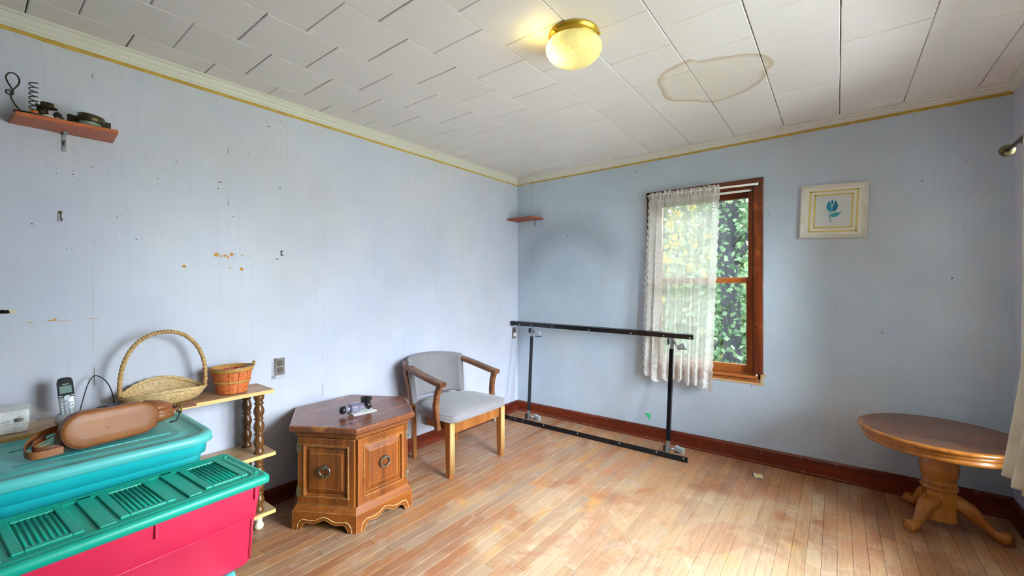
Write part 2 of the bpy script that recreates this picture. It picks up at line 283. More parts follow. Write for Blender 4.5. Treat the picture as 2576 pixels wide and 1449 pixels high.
# lamp globe: pressed glass glowing round the bulb
n = N('glowing_pressed_glass'); P = n.pos(); vo = n.noise(P, 130, 3, .7, 1.5)
d = n.n('ShaderNodeVectorMath', operation='DISTANCE'); n.l(P, d.inputs[0]); d.inputs[1].default_value = (-.99, 1.60, 2.345)
gl = n.fr(d.outputs['Value'], .17, .045); st = n.math('ADD', n.math('MULTIPLY', n.math('POWER', gl, 4.0), 2.6), .30); st = n.math('MULTIPLY', st, n.math('ADD', .72, n.math('MULTIPLY', vo, .5)))
n.set(Base_Color=lin((220, 205, 130)), Roughness=.15, Emission_Color=n.ramp(vo, [(.35, (226, 196, 60)), (.6, (250, 240, 170))]), Emission_Strength=st); n.bump(vo, .9, .003); M['globe'] = n.m
# outside
def leafm(name, a, b, c, t=.35):
    n = N(name); n.t.nodes.remove(n.b); g = n.n('ShaderNodeNewGeometry'); col = n.ramp(g.outputs['Random Per Island'], [(0, a), (.5, b), (1, c)])
    df = n.n('ShaderNodeBsdfDiffuse'); tl = n.n('ShaderNodeBsdfTranslucent'); n.l(col, df.inputs[0]); n.l(col, tl.inputs[0]); m = n.n('ShaderNodeMixShader'); m.inputs[0].default_value = t
    n.l(df.outputs[0], m.inputs[1]); n.l(tl.outputs[0], m.inputs[2]); n.l(m.outputs[0], n.out.inputs[0]); return n.m
M['leaf'] = leafm('green_leaves', (58, 76, 56), (84, 102, 76), (114, 130, 100)); M['leafy'] = leafm('yellow_autumn_leaves', (140, 118, 36), (164, 138, 56), (110, 110, 46)); M['leaff'] = leafm('distant_leaves', (58, 80, 54), (84, 104, 72), (120, 122, 80))
M['bark'] = (lambda n: (n.set(Base_Color=n.ramp(n.noise(n.pos((1, 1, .3)), 22, 5, .7), [(.3, (26, 26, 28)), (.6, (48, 46, 48)), (.8, (74, 72, 72))]), Roughness=.95), n.m)[1])(N('grey_bark'))
M['grass'] = plain('grass_ground', (60, 72, 40), 1)

# ------------------------------------------------------------------ geometry helpers
class G:
    def __init__(s): s.v = []; s.f = []; s.sm = []
    def add(s, v, f, smooth=False):
        b = len(s.v); s.v += [tuple(x) for x in v]; s.f += [tuple(i+b for i in q) for q in f]; s.sm += [smooth]*len(f); return s
    def box(s, c, sz, R=None, ch=0):
        x, y, z = [q/2 for q in sz]; c = Vector(c)
        if ch:
            k = min(ch, x*.9, y*.9, z*.9); bm = bmesh.new(); bmesh.ops.create_cube(bm, size=1)
            for v in bm.verts: v.co = Vector((v.co.x*2*x, v.co.y*2*y, v.co.z*2*z))
            bmesh.ops.bevel(bm, geom=bm.edges[:], offset=k, segments=2, affect='EDGES', profile=.6)
            vs = [v.co.copy() for v in bm.verts]; bm.verts.index_update(); fs = [[v.index for v in f.verts] for f in bm.faces]; bm.free()
        else:
            vs = [Vector((i*x, j*y, k*z)) for i in (-1, 1) for j in (-1, 1) for k in (-1, 1)]
            fs = [(0, 1, 3, 2), (4, 6, 7, 5), (0, 4, 5, 1), (2, 3, 7, 6), (0, 2, 6, 4), (1, 5, 7, 3)]
        if R is not None: vs = [R @ v for v in vs]
        return s.add([v+c for v in vs], fs)
    def bb(s, a, b, ch=0): return s.box([(p+q)/2 for p, q in zip(a, b)], [abs(q-p) for p, q in zip(a, b)], None, ch)
    def loft(s, rings, cap=(True, True), smooth=True, closed=True):
        n = len(rings[0]); v = [p for r in rings for p in r]; f = []
        for i in range(len(rings)-1):
            for j in range(n if closed else n-1):
                k = (j+1) % n; f.append((i*n+j, i*n+k, (i+1)*n+k, (i+1)*n+j))
        s.add(v, f, smooth); b = len(s.v)-len(v)
        if cap[0]: s.f.append(tuple(b+j for j in reversed(range(n)))); s.sm.append(False)
        if cap[1]: s.f.append(tuple(b+(len(rings)-1)*n+j for j in range(n))); s.sm.append(False)
        return s
    def tube(s, path, r, seg=10, flat=1.0, up=None, cap=True):
        path = [Vector(p) for p in path]; rings = []; prev = None
        for i, p in enumerate(path):
            t = (path[min(i+1, len(path)-1)]-path[max(i-1, 0)]).normalized()
            if prev is None:
                u = Vector(up) if up else (Vector((0, 0, 1)) if abs(t.z) < .9 else Vector((1, 0, 0)))
            else: u = prev
            u = (u-t*u.dot(t)).normalized(); prev = u; w = t.cross(u)
            rr = r[i] if isinstance(r, (list, tuple)) else r
            rings.append([p+u*math.cos(a)*rr*flat+w*math.sin(a)*rr for a in [2*pi*k/seg for k in range(seg)]])
        return s.loft(rings, (cap, cap))
    def bar(s, path, w, h, up=(0, 0, 1)):    # rectangular section sweep
        path = [Vector(p) for p in path]; rings = []
        for i, p in enumerate(path):
            t = (path[min(i+1, len(path)-1)]-path[max(i-1, 0)]).normalized(); u = Vector(up); u = (u-t*u.dot(t)).normalized(); q = t.cross(u)
            ww = w[i] if isinstance(w, (list, tuple)) else w; hh = h[i] if isinstance(h, (list, tuple)) else h
            c = .22*min(ww, hh)
            prof = [(ww/2-c, hh/2), (ww/2, hh/2-c), (ww/2, -hh/2+c), (ww/2-c, -hh/2), (-ww/2+c, -hh/2), (-ww/2, -hh/2+c), (-ww/2, hh/2-c), (-ww/2+c, hh/2)]
            rings.append([p+q*a+u*b for a, b in prof])
        return s.loft(rings, (True, True), False)
    def lathe(s, prof, c, seg=24, R=None, sq=None, cap=(True, True)):
        rings = []
        for r, z in prof:
            ring = [Vector((r*math.cos(2*pi*k/seg), r*math.sin(2*pi*k/seg), z)) for k in range(seg)]
            if R is not None: ring = [R @ p for p in ring]
            rings.append([p+Vector(c) for p in ring])
        return s.loft(rings, cap)
    def prism(s, poly, O, U, V, Nn, d0, d1, smooth=False):
        O, U, V, Nn = map(Vector, (O, U, V, Nn)); r = [[O+U*a+V*b+Nn*d for a, b in poly] for d in (d0, d1)]
        return s.loft(r, (True, True), smooth)
def fix(me):
    bm = bmesh.new(); bm.from_mesh(me); bmesh.ops.recalc_face_normals(bm, faces=bm.faces[:]); bm.to_mesh(me); bm.free()
def obj(name, g, mat, parent=None, fixn=True, sub=0, bev=0, uv=None):
    me = bpy.data.meshes.new(name); me.from_pydata([tuple(v) for v in g.v], [], g.f)
    for p, sm in zip(me.polygons, g.sm): p.use_smooth = sm
    if fixn: fix(me)
    mats = mat if isinstance(mat, (list, tuple)) else [mat]
    for m in mats: me.materials.append(M[m] if isinstance(m, str) else m)
    o = bpy.data.objects.new(name, me); COL.objects.link(o)
    if bev: m = o.modifiers.new('b', 'BEVEL'); m.width = bev; m.segments = 2; m.limit_method = 'ANGLE'; m.angle_limit = math.radians(40)
    if sub: m = o.modifiers.new('s', 'SUBSURF'); m.levels = m.render_levels = sub
    if parent is not None: par(o, parent)
    return o
ROOT = {}
def par(o, p):
    o.parent = p
    o.matrix_parent_inverse = Matrix.Translation(-Vector(ROOT.get(p.name, (0, 0, 0)))) if p.name in ROOT else Matrix.Identity(4)
def tag(o, label, cat, group=None):
    o['label'] = label; o['category'] = cat
    if group: o['group'] = group
    return o
def thing(name, label, cat, loc, group=None):
    o = bpy.data.objects.new(name, None); COL.objects.link(o); o.location = loc; o.empty_display_size = .05; ROOT[o.name] = tuple(loc); return tag(o, label, cat, group)
def struct(o): o['kind'] = 'structure'; return o
def stuff(o): o['kind'] = 'stuff'; return o
def rr(cx, cy, w, l, r, z, seg=6, ax=(1, 0), wav=None):     # rounded rectangle ring, w along ax, l across
    a = Vector((ax[0], ax[1], 0)).normalized(); b = Vector((-a.y, a.x, 0)); out = []
    for qx, qy, a0 in ((1, 1, 0), (-1, 1, 90), (-1, -1, 180), (1, -1, 270)):
        for k in range(seg+1):
            t = math.radians(a0+90*k/seg); x = qx*(w/2-r)+r*math.cos(t); y = qy*(l/2-r)+r*math.sin(t)
            out.append(Vector((cx, cy, z))+a*x+b*y)
    return out

def smooth_path(P, n_=6):
    out = []
    for i_ in range(len(P)-1):
        p0, p1, p2, p3 = P[max(i_-1, 0)], P[i_], P[i_+1], P[min(i_+2, len(P)-1)]
        for k in range(n_):
            s_ = k/n_; out.append(.5*((2*p1)+(p2-p0)*s_+(2*p0-5*p1+4*p2-p3)*s_**2+(3*p1-p0-3*p2+p3)*s_**3))
    out.append(P[-1]); return out
# ------------------------------------------------------------------ room shell
g = G().bb((XL-.1, YF-.1, -.12), (XR+.1, YB+.1, -.004)); floor = struct(obj('floor', g, 'subfloor'))
PW = .0595; x0 = .1175-PW*47
def visible(x, y):
    Z = -.6101*x+.7923*y; X = .7923*x+.6101*y
    return Z > 1.55 and abs(X/Z) < 1.45
nb = 0; rest = G()
i = 0; x = x0
while x < XR-.004:
    xa, xb = max(x, XL+.001), min(x+PW, XR-.001); x += PW; i += 1
    if xb-xa < .01: continue
    y = YF-random.random()*.8
    while y < YB:
        L = random.choice((.35, .5, .62, .75, .9, 1.1, 1.3)); ya, yb = max(y, YF+.002), min(y+L, YB-.002); y += L
        if yb-ya < .03: continue
        c = .0012; dz = random.uniform(-.0004, .0004); t = .0035
        A = (xa+.0004, ya+.0004); B = (xb-.0004, yb-.0004)
        v = [(A[0], A[1], -t), (B[0], A[1], -t), (B[0], B[1], -t), (A[0], B[1], -t)]
        v += [(p, q, -c+dz) for p, q, _ in v[:4]] + [(A[0]+c, A[1]+c, dz), (B[0]-c, A[1]+c, dz), (B[0]-c, B[1]-c, dz), (A[0]+c, B[1]-c, dz)]
        f = [(0, 1, 5, 4), (1, 2, 6, 5), (2, 3, 7, 6), (3, 0, 4, 7), (4, 5, 9, 8), (5, 6, 10, 9), (6, 7, 11, 10), (7, 4, 8, 11), (8, 9, 10, 11), (3, 2, 1, 0)]
        vis = any(visible(p, q) for p in (xa, xb) for q in (ya, (ya+yb)/2, yb))
        if vis and nb < 298:
            g = G().add(v, f); obj('floorboard', g, 'board', floor, fixn=False); nb += 1
        else: rest.add(v, f)
o = stuff(obj('floorboards_behind', rest, 'board', floor, fixn=False))
# ceiling and tiles
g = G().bb((XL-.1, YF-.1, ZC+.012), (XR+.1, YB+.1, ZC+.12)); ceil = struct(obj('ceiling', g, 'tile_gap'))
xs = [XL+.01, -2.488, -2.172, -1.858, -1.545, -1.229, -.917, -.608, -.298, .011, .320, .630, XR-.005]
tm = {}
def tile_mesh(w, l):
    k = (round(w, 3), round(l, 3))
    if k not in tm:
        gp, ch = .0009, .003; a, b = w/2-gp, l/2-gp; T = .012
        v = [(p*a, q*b, T) for p, q in ((-1, -1), (1, -1), (1, 1), (-1, 1))]+[(p*a, q*b, .0022) for p, q in ((-1, -1), (1, -1), (1, 1), (-1, 1))]+[(p*(a-ch), q*(b-ch), 0) for p, q in ((-1, -1), (1, -1), (1, 1), (-1, 1))]
        f = [(0, 4, 5, 1), (1, 5, 6, 2), (2, 6, 7, 3), (3, 7, 4, 0), (4, 8, 9, 5), (5, 9, 10, 6), (6, 10, 11, 7), (7, 11, 8, 4), (8, 11, 10, 9), (0, 1, 2, 3)]
        me = bpy.data.meshes.new('ceiling_tile'); me.from_pydata(v, [], f); me.materials.append(M['tile']); fix(me); tm[k] = me
    return tm[k]
for ci in range(len(xs)-1):
    xa, xb = xs[ci], xs[ci+1]; off = .143 if ci % 2 == 1 else .298
    if ci == 0: off = .155
    if ci == 1: off = .290
    if ci == 2: off = .143
    if ci == 3: off = .300
    if ci == 4: off = .143
    if ci >= 5: off = .303 if ci % 2 == 1 else .143
    y = off-.31*6
    while y < YB:
        ya, yb = max(y, YF+.002), min(y+.31, YB-.005); y += .31
        if yb-ya < .02: continue
        w = (xb-xa)-(random.choice((0, 0, .0012)) if ci < 6 else random.choice((.0006, .0024)))
        l = (yb-ya)-(random.choice((.001, .003)) if ci < 5 else 0)
        o = bpy.data.objects.new('ceiling_tile', tile_mesh(w, l)); COL.objects.link(o); o.location = ((xa+xb)/2, (ya+yb)/2, ZC+random.uniform(-.0006, .0006)); o.rotation_euler = (random.uniform(-.004, .004), random.uniform(-.004, .004), 0); o.parent = ceil
# walls
g = G().bb((XL-.12, YF-.12, -.1), (XL, YB+.12, ZC+.1)); wl = struct(obj('wall_left', g, 'wall_left'))
WB = (-1.262, -.447, .612, 2.075)
def wall_hole(name, axis, c0, c1, a0, a1, hole, mat):
    g = G(); h0, h1, z0, z1 = hole
    def bx(p, q, r, s_):
        if axis == 'x': g.bb((c0, p, r), (c1, q, s_))
        else: g.bb((p, c0, r), (q, c1, s_))
    bx(a0, h0, -.1, ZC+.1); bx(h1, a1, -.1, ZC+.1); bx(h0, h1, -.1, z0); bx(h0, h1, z1, ZC+.1)
    return struct(obj(name, g, mat))
wb = wall_hole('wall_back', 'y', YB, YB+.14, XL, XR, WB, 'wall_back')
wr = wall_hole('wall_right', 'x', XR, XR+.14, YF-.1, YB+.14, WIN_R, 'wall')
wf = struct(obj('wall_front', G().bb((XL, YF-.14, -.1), (XR, YF, ZC+.1)), wood('dark_unseen_wall', (70, 48, 34), (92, 64, 46), (110, 80, 58), 'z', .5, 30)))  # unseen wall, coloured dark to cut bounced light on the back wall
# crown moulding: profile (distance from wall, drop below ceiling)
PRO = [(0, 1), (.12, 1), (.18, .86), (.30, .80), (.40, .55), (.62, .40), (.72, .18), (.94, .14), (1, 0)]
def crown(name, p0, p1, inward, proj, drop, mat='crown'):
    rings = []
    for k, p in enumerate((p0, p1)):
        pr, dr = proj[k], drop[k]; I = Vector(inward)
        rings.append([Vector(p)+I*(a*pr)+Vector((0, 0, -b*dr)) for a, b in PRO]+[Vector(p)])
    g = G().loft(rings, (True, True), False); return struct(obj(name, g, mat))
crown('trim_1', (XL, YF, ZC), (XL, YB, ZC), (1, 0, 0), (.020, .040), (.068, .060))
crown('trim_2', (XL, YB, ZC), (XR, YB, ZC), (0, -1, 0), (.048, .085), (.058, .034))
crown('trim_3', (XR, YB, ZC), (XR, YF, ZC), (-1, 0, 0), (.05, .05), (.04, .05))
def ragged(name, parent, f0, f1, z_top, z_bot, n=120, amp=.003, nrm=(1, 0, 0)):
    g = G(); top = []; bot = []
    for k in range(n+1):
        t = k/n; p = Vector(f0).lerp(Vector(f1), t); zt = z_top[0]+(z_top[1]-z_top[0])*t; zb = z_bot[0]+(z_bot[1]-z_bot[0])*t+amp*noise.noise(Vector((t*38, 1, 3)))+.5*amp*noise.noise(Vector((t*130, 4, 3)))
        top.append(Vector((p.x, p.y, zt))); bot.append(Vector((p.x, p.y, zb)))
    N_ = Vector(nrm)*.0012; rings = [top, [q+N_ for q in top], [q+N_ for q in bot], bot]
    g.loft(rings, (False, False), False, closed=False); return obj(name, g, 'yellow', parent)
ragged('paint_band', wl, (XL, YF, 0), (XL, YB, 0), (2.358, 2.364), (2.331, 2.349))
ragged('paint_band', wb, (XL, YB, 0), (XR, YB, 0), (2.366, 2.390), (2.350, 2.367), nrm=(0, -1, 0))
# chipped white paint sliver that hangs loose at the corner
g = G().tube([(XL+.004, YB-.014, 2.343), (XL+.09, YB-.012, 2.349), (XL+.17, YB-.006, 2.356)], [.007, .006, .002], 6); obj('loose_trim_sliver', g, 'offwhite', wb)
# baseboards
def baseboard(name, p0, p1, inward, h, mat):
    rings = []
    for k, p in enumerate((p0, p1)):
        I = Vector(inward); H = h[k]
        rings.append([Vector(p)+I*a+Vector((0, 0, b)) for a, b in ((0, 0), (.020, 0), (.020, .012), (.015, .016), (.015, H-.014), (.009, H-.005), (.004, H), (0, H))])
    return struct(obj(name, G().loft(rings, (True, True), False), mat))
baseboard('baseboard_left', (XL, YF, 0), (XL, YB, 0), (1, 0, 0), (.090, .104), 'basey')
baseboard('baseboard_back', (XL, YB, 0), (XR, YB, 0), (0, -1, 0), (.104, .127), 'base')
baseboard('baseboard_right', (XR, YB, 0), (XR, YF, 0), (-1, 0, 0), (.127, .11), 'basey')
# marks on the left wall
def blob(name, parent, mat, c, ry, rz, seed, n=14, axis='y', d=.0012):
    pts = []
    for k in range(n):
        a = 2*pi*k/n; q = 1+.55*noise.noise(Vector((math.cos(a)*1.7+seed, math.sin(a)*1.7, seed*3.1)))
        pts.append((math.cos(a)*ry*q, math.sin(a)*rz*q))
    if axis == 'y': g = G().prism(pts, (XL, c[0], c[1]), (0, 1, 0), (0, 0, 1), (1, 0, 0), 0, d)
    else: g = G().prism(pts, (c[0], YB, c[1]), (1, 0, 0), (0, 0, 1), (0, -1, 0), 0, d)
    return obj(name, g, mat, parent)
def WY(px):   # y on the left wall for a photo column
    u = (px-1288)/1063; dx = -.6101+u*.7923; dy = .7923+u*.6101; return dy*XL/dx
def WZ(px, py):
    u = (px-1288)/1063; dx = -.6101+u*.7923; return 1.3+(719.5-py)/1063*XL/dx
for k, (px, py, a, b) in enumerate(((544, 641, .011, .011), (555, 644, .007, .006), (566, 643, .009, .006), (573, 647, .004, .008), (582, 640, .009, .010), (609, 643, .004, .004), (463, 670, .010, .007), (608, 677, .010, .008), (578, 673, .008, .002), (130, 806, .014, .003), (138, 803, .006, .004), (75, 811, .010, .0018), (625, 645, .004, .002), (160, 807, .02, .0012), (235, 801, .02, .001))):
    blob('scrape_mark', wl, 'chip', (WY(px), WZ(px, py)), a, b, k*1.7+.3)
blob('torn_hole_edge', wl, 'torn', (WY(14), WZ(14, 784)), .026, .010, 5.1, 20, d=.0020)
blob('torn_hole', wl, 'holem', (WY(7), WZ(7, 784)), .016, .008, 8.2, 18, d=.0026)
for k, (px, py, a, b) in enumerate(((553, 458, .011, .0022), (704, 474, .008, .002), (549, 474, .004, .003), (676, 318, .008, .003), (1000, 500, .007, .002), (697, 652, .009, .003), (183, 438, .003, .003), (443, 408, .003, .003), (343, 602, .003, .003), (232, 190, .0012, .012), (574, 380, .0012, .022), (574, 510, .0010, .02), (237, 950, .0014, .055), (812, 980, .0012, .05), (1013, 805, .003, .004), (80, 563, .003, .003))):
    blob('wall_scuff', wl, 'outletd', (WY(px), WZ(px, py)), a, b, k*2.3+.9, d=.0008)
def BX(px): u = (px-1288)/1063; return YB*(-.6101+u*.7923)/(.7923+u*.6101)
def BZ(px, py): u = (px-1288)/1063; return 1.3+(719.5-py)/1063*YB/(.7923+u*.6101)
g = G().prism([(0, 0), (.052, .004), (.052, -.058), (.030, -.034)], (BX(1621), YB, BZ(1621, 1038)), (1, 0, 0), (0, 0, 1), (0, -1, 0), 0, .0015); obj('green_scrap', g, 'greenp', wb)
g = G().prism([(0, 0), (.012, .004), (.026, -.004), (.010, -.002)], (BX(1628), YB, BZ(1628, 992)), (1, 0, 0), (0, 0, 1), (0, -1, 0), 0, .0015); obj('green_scrap', g, 'greenp', wb)
for k, (px, py, a, b) in enumerate(((1600, 431, .005, .004), (1427, 593, .010, .004), (1337, 480, .0012, .08), (1548, 420, .004, .003), (2395, 700, .005, .005), (2320, 455, .004, .003), (1935, 540, .0016, .01), (1890, 972, .004, .003))):
    blob('wall_scuff', wb, 'outletd', (BX(px), BZ(px, py)), a, b, k*1.9+.4, axis='x', d=.0008)

# ------------------------------------------------------------------ back window
w1 = struct(obj('window_1', G().bb((WB[0], YB+.02, WB[2]), (WB[0]+.022, YB+.14, WB[3])).bb((WB[1]-.022, YB+.02, WB[2]), (WB[1], YB+.14, WB[3])).bb((WB[0], YB+.02, WB[3]-.022), (WB[1], YB+.14, WB[3])).bb((WB[0], YB+.02, WB[2]), (WB[1], YB+.14, WB[2]+.02)), 'sashz'))
obj('casing', G().bar([(-1.268, YB-.006, .60), (-1.268, YB-.006, 2.088)], .034, .024, (0, -1, 0)), 'case', w1)
obj('casing', G().bar([(-.459, YB-.008, .655), (-.459, YB-.008, 2.03)], .062, .030, (0, -1, 0)), 'case', w1)
g = G().bar([(-1.287, YB-.006, 2.062), (-.426, YB-.006, 2.066)], .055, .024, (0, -1, 0)); obj('head_casing', g, 'casex', w1)
obj('jamb', G().bb((-.497, YB+.0, .64), (-.478, YB+.135, 2.04)), 'case', w1); obj('jamb', G().bb((-1.25, YB, .64), (-1.235, YB+.135, 2.04)), 'case', w1)
obj('head_jamb', G().bb((-1.25, YB, 2.022), (-.478, YB+.13, 2.045)), 'casex', w1)
def sash(x0, x1, z0, z1, y, st, top, bot, d=.035):
    f = obj('sash', G().bb((x0, y, z0), (x0+st, y+d, z1), .003).bb((x1-st, y, z0), (x1, y+d, z1), .003), 'sashz', w1)
    obj('top_rail', G().bb((x0+st*.9, y+.001, z1-top), (x1-st*.9, y+d-.001, z1), .003), 'sash' if top < .05 else 'casex', f)
    obj('bottom_rail', G().bb((x0+st*.9, y+.001, z0), (x1-st*.9, y+d-.001, z0+bot), .003), 'sash', f)
    obj('glass_pane', G().bb((x0+st*.8, y+d*.5, z0+bot*.8), (x1-st*.8, y+d*.5+.003, z1-top*.8)), 'glass_dimmed', f)
sash(-1.232, -.497, 1.325, 2.022, YB+.085, .042, .050, .034)
sash(-1.232, -.497, .640, 1.365, YB+.042, .048, .042, .062)
obj('sill', G().bar([(-1.25, YB+.02, .628), (-.46, YB+.02, .628)], .10, .022), 'sash', w1)
obj('apron_strip', G().bar([(-1.25, YB-.004, .609), (-.452, YB-.004, .600)], .014, .020), 'sash', w1)
obj('bare_wood_strip', G().bar([(-1.27, YB-.003, .590), (-.445, YB-.003, .580)], .010, .014), 'rawwood', w1)
obj('plaster_gap', G().bb((-1.24, YB-.002, .592), (-.47, YB+.004, .604)), 'white', w1)
g = G().bb((-.445, YB-.006, .572), (-.430, YB, .655)).bb((-.436, YB-.007, .640), (-.412, YB-.001, .656)); obj('bare_wood_strip', g, 'rawwood', w1)
for o_ in ('rod1',):
    def rod(name, label, p0, p1, r, brs):
        t = thing(name, label, 'curtain rod', p0)
        obj('rod', G().tube([p0, p1], r, 10, 1.0), 'white', t)
        for b in brs: obj('bracket', G().box(b, (.014, .05, .02), None, .002), 'darkiron', t)
    rod('curtain_rod', 'white flat curtain rod across the window head, holding the lace curtain', (-1.262, 3.505, 2.052), (-.452, 3.505, 2.040), .0085, [(-1.268, 3.53, 2.05), (-.448, 3.53, 2.038)])
    rod('curtain_rod', 'empty second white curtain rod just below the upper one', (-1.235, 3.548, 2.008), (-.50, 3.548, 2.008), .0085, [(-.493, 3.555, 2.006), (-1.24, 3.555, 2.006)])
# lace curtain
NU, NV = 260, 120; g = G(); uvs = []
fold = [(random.uniform(0, 6.28), random.uniform(.6, 1.3)) for _ in range(8)]
for j in range(NV+1):
    v = j/NV
    for i_ in range(NU+1):
        u = i_/NU
        z_top = 2.062+.012*noise.noise(Vector((u*60, 0, 0)))*(1 if j == 0 else 0)
        xl = -1.262+(-1.315+1.262)*v+.010*(1-abs(math.sin(v*pi*26))); xr = -.712+(-.765+.712)*v-.010*(1-abs(math.sin(v*pi*26)))
        zb = .615-.085*min(1, u/.18)-.012*math.sin(u*9)-.03*max(0, (u-.75)/.25)
        zb += .016*math.cos(u*2*pi*6.5)
        z = 2.064+(zb-2.064)*v
        uu = u+.020*math.sin(u*2*pi*9+1.0)*(1-v*.4)
        x = xl+(xr-xl)*uu
        amp = .007+.018*min(1, v*1.4)
        ph = u*2*pi*8.5+1.1*noise.noise(Vector((u*3, v*1.1, 0)))*2
        y = 3.503+amp*math.sin(ph)*(.6+.8*noise.noise(Vector((u*4, 7, v*.8)))+.4)+.012*noise.noise(Vector((u*22, v*2, 2)))*(1-.5*v)
        if v < .03: y = 3.503+(.010*math.sin(u*2*pi*34)+.006*noise.noise(Vector((u*50, 3, 1)))); z += .014*(1-v/.03)*(.5+.9*noise.noise(Vector((u*45, 9, 0))))
        y -= .001
        g.v.append((x, min(y, 3.548), z)); uvs.append((u, 1-v))
for j in range(NV):
    for i_ in range(NU):
        a = j*(NU+1)+i_; g.f.append((a, a+1, a+NU+2, a+NU+1)); g.sm.append(True)
cur = obj('lace_curtain', g, 'lace', fixn=False); me = cur.data; ul = me.uv_layers.new(name='UVMap')
for lp in me.loops: ul.data[lp.index].uv = uvs[lp.vertex_index]
tag(cur, 'sheer ivory lace curtain with scalloped edges gathered over left part of the window', 'curtain')

# right wall window (just outside the frame) and the front window
def plain_window(name, axis, c, hole):
    h0, h1, z0, z1 = hole; t = .05; g = G()
    def bx(p, q, r, s_):
        if axis == 'x': g.bb((c+.02, p, r), (c+.10, q, s_))
        else: g.bb((p, c-.10, r), (q, c-.02, s_))
    bx(h0, h0+t, z0, z1); bx(h1-t, h1, z0, z1); bx(h0, h1, z0, z0+t); bx(h0, h1, z1-t, z1); bx(h0, h1, (z0+z1)/2-.02, (z0+z1)/2+.02); bx((h0+h1)/2-.02, (h0+h1)/2+.02, z0, z1)
    w = struct(obj(name, g, 'sashz')); g = G()
    if axis == 'x': g.bb((c+.055, h0+t*.5, z0+t*.5), (c+.058, h1-t*.5, z1-t*.5))
    else: g.bb((h0+t*.5, c-.058, z0+t*.5), (h1-t*.5, c-.055, z1-t*.5))
    obj('glass_pane', g, 'glass', w); return w
plain_window('window_2', 'x', XR, WIN_R)
t = thing('curtain_rod', 'bronze curtain rod with disc finial high on the dark right wall', 'curtain rod', (.60, 2.83, 1.905))
obj('rod', G().tube([(.600, 2.83, 1.904), (.605, .55, 1.93)], .009, 12), 'bronze', t)
obj('finial', G().lathe([(.004, -.006), (.024, -.005), (.027, 0), (.024, .005), (.014, .008)], (.600, 2.838, 1.904), 20, Matrix.Rotation(-pi/2, 3, 'X')), 'bronze', t)
obj('bracket', G().box((.685, 2.66, 1.893), (.17, .016, .012), None, .002).box((.77, 2.66, 1.893), (.008, .03, .06), None, .002), 'bronze', t)
# ivory drape on the right wall
g = G(); NU, NV = 60, 40
for j in range(NV+1):
    v = j/NV
    for i_ in range(NU+1):
        u = i_/NU; z = 1.93-(1.93-.478)*v; ye = 2.565+.245*max(0, (1.0-z)/.52)**1.1; y = ye-u*.36; x = .595+.020*math.sin(u*2*pi*5)+.012*v*math.sin(u*2*pi*3+1)
        g.v.append((x, y, z)); 
for j in range(NV):
    for i_ in range(NU): a = j*(NU+1)+i_; g.f.append((a, a+1, a+NU+2, a+NU+1)); g.sm.append(True)
t = thing('drape', 'ivory lined drape hanging at the far right edge, beside the round table', 'curtain', (.60, 2.7, .45))
o = obj('face_fabric', g, 'draper', t, fixn=False); m = o.modifiers.new('so', 'SOLIDIFY'); m.thickness = .003
g2 = G(); g2.v = [(x+.026, y-.012, z-.022*(z < 1.0)) for x, y, z in g.v]; g2.f = g.f; g2.sm = g.sm; o = obj('lining', g2, 'lining', t, fixn=False); m = o.modifiers.new('so', 'SOLIDIFY'); m.thickness = .003

# ------------------------------------------------------------------ outside
struct(obj('trim_4', G().bb((-40, YB+.3, -.9), (30, 60, -.6)).bb((XR+.3, -40, -.9), (30, YB+.3, -.6)).bb((-40, -40, -.9), (XR+.3, YF-.3, -.6)), 'grass'))
def leaves(g, n, cen, ext, size, shape=None):
    for _ in range(n):
        if shape: p = shape()
        else: p = Vector([c+random.gauss(0, e*.5) for c, e in zip(cen, ext)])
        s_ = size*random.uniform(.6, 1.3); R = Matrix.Rotation(random.uniform(0, 6.28), 3, 'Z') @ Matrix.Rotation(random.gauss(1.0, .5), 3, 'X') @ Matrix.Rotation(random.uniform(0, 6.28), 3, 'Z')
        pts = [(0, -1, 0), (.55, -.55, .1), (.8, .1, .12), (.35, .45, .05), (0, 1.1, -.1), (-.35, .45, .05), (-.8, .1, .12), (-.55, -.55, .1), (0, 0, 0)]
        v = [p+R @ (Vector(q)*s_) for q in pts]; g.add(v, [(8, k, (k+1) % 8) for k in range(8)], False)
t = thing('vine_covered_tree', 'grey tree trunk wrapped in green vine leaves outside the window', 'tree', (-1.28, 6.6, -.6))
g = G().tube([(-1.26, 6.6, -.6), (-1.16, 6.6, .4), (-1.20, 6.6, 1.3), (-1.26, 6.62, 2.0), (-1.16, 6.6, 2.9), (-1.0, 6.6, 4.5)], [.16, .12, .13, .14, .15, .14], 16); obj('trunk', g, 'bark', t)
g = G().tube([(-1.22, 6.6, 1.5), (-.98, 6.5, 1.85), (-.9, 6.5, 2.2), (-.92, 6.5, 3.0)], [.05, .04, .035, .03], 8).tube([(-1.2, 6.6, 1.8), (-1.0, 6.4, 2.02), (-.8, 6.4, 2.0)], [.03, .022, .015], 8); obj('branch', g, 'bark', t)
def sh1():
    z = random.uniform(-.3, 2.9); a = random.uniform(0, 6.28); r = .16+abs(random.gauss(0, .28)); return Vector((-1.25+r*math.cos(a)*1.4, 6.45+r*math.sin(a)*.8, z+random.gauss(0, .06)))
g = G(); leaves(g, 2300, 0, 0, .042, sh1); stuff(obj('vine_leaves', g, 'leaf', t, fixn=False))
t = thing('yellow_maple', 'yellow autumn foliage hanging above the tree outside', 'tree', (-1.9, 7.4, -.6))
obj('trunk', G().tube([(-3.4, 8.2, -.6), (-3.3, 8.2, 2), (-3.0, 8, 4)], [.12, .1, .07], 10), 'bark', t)
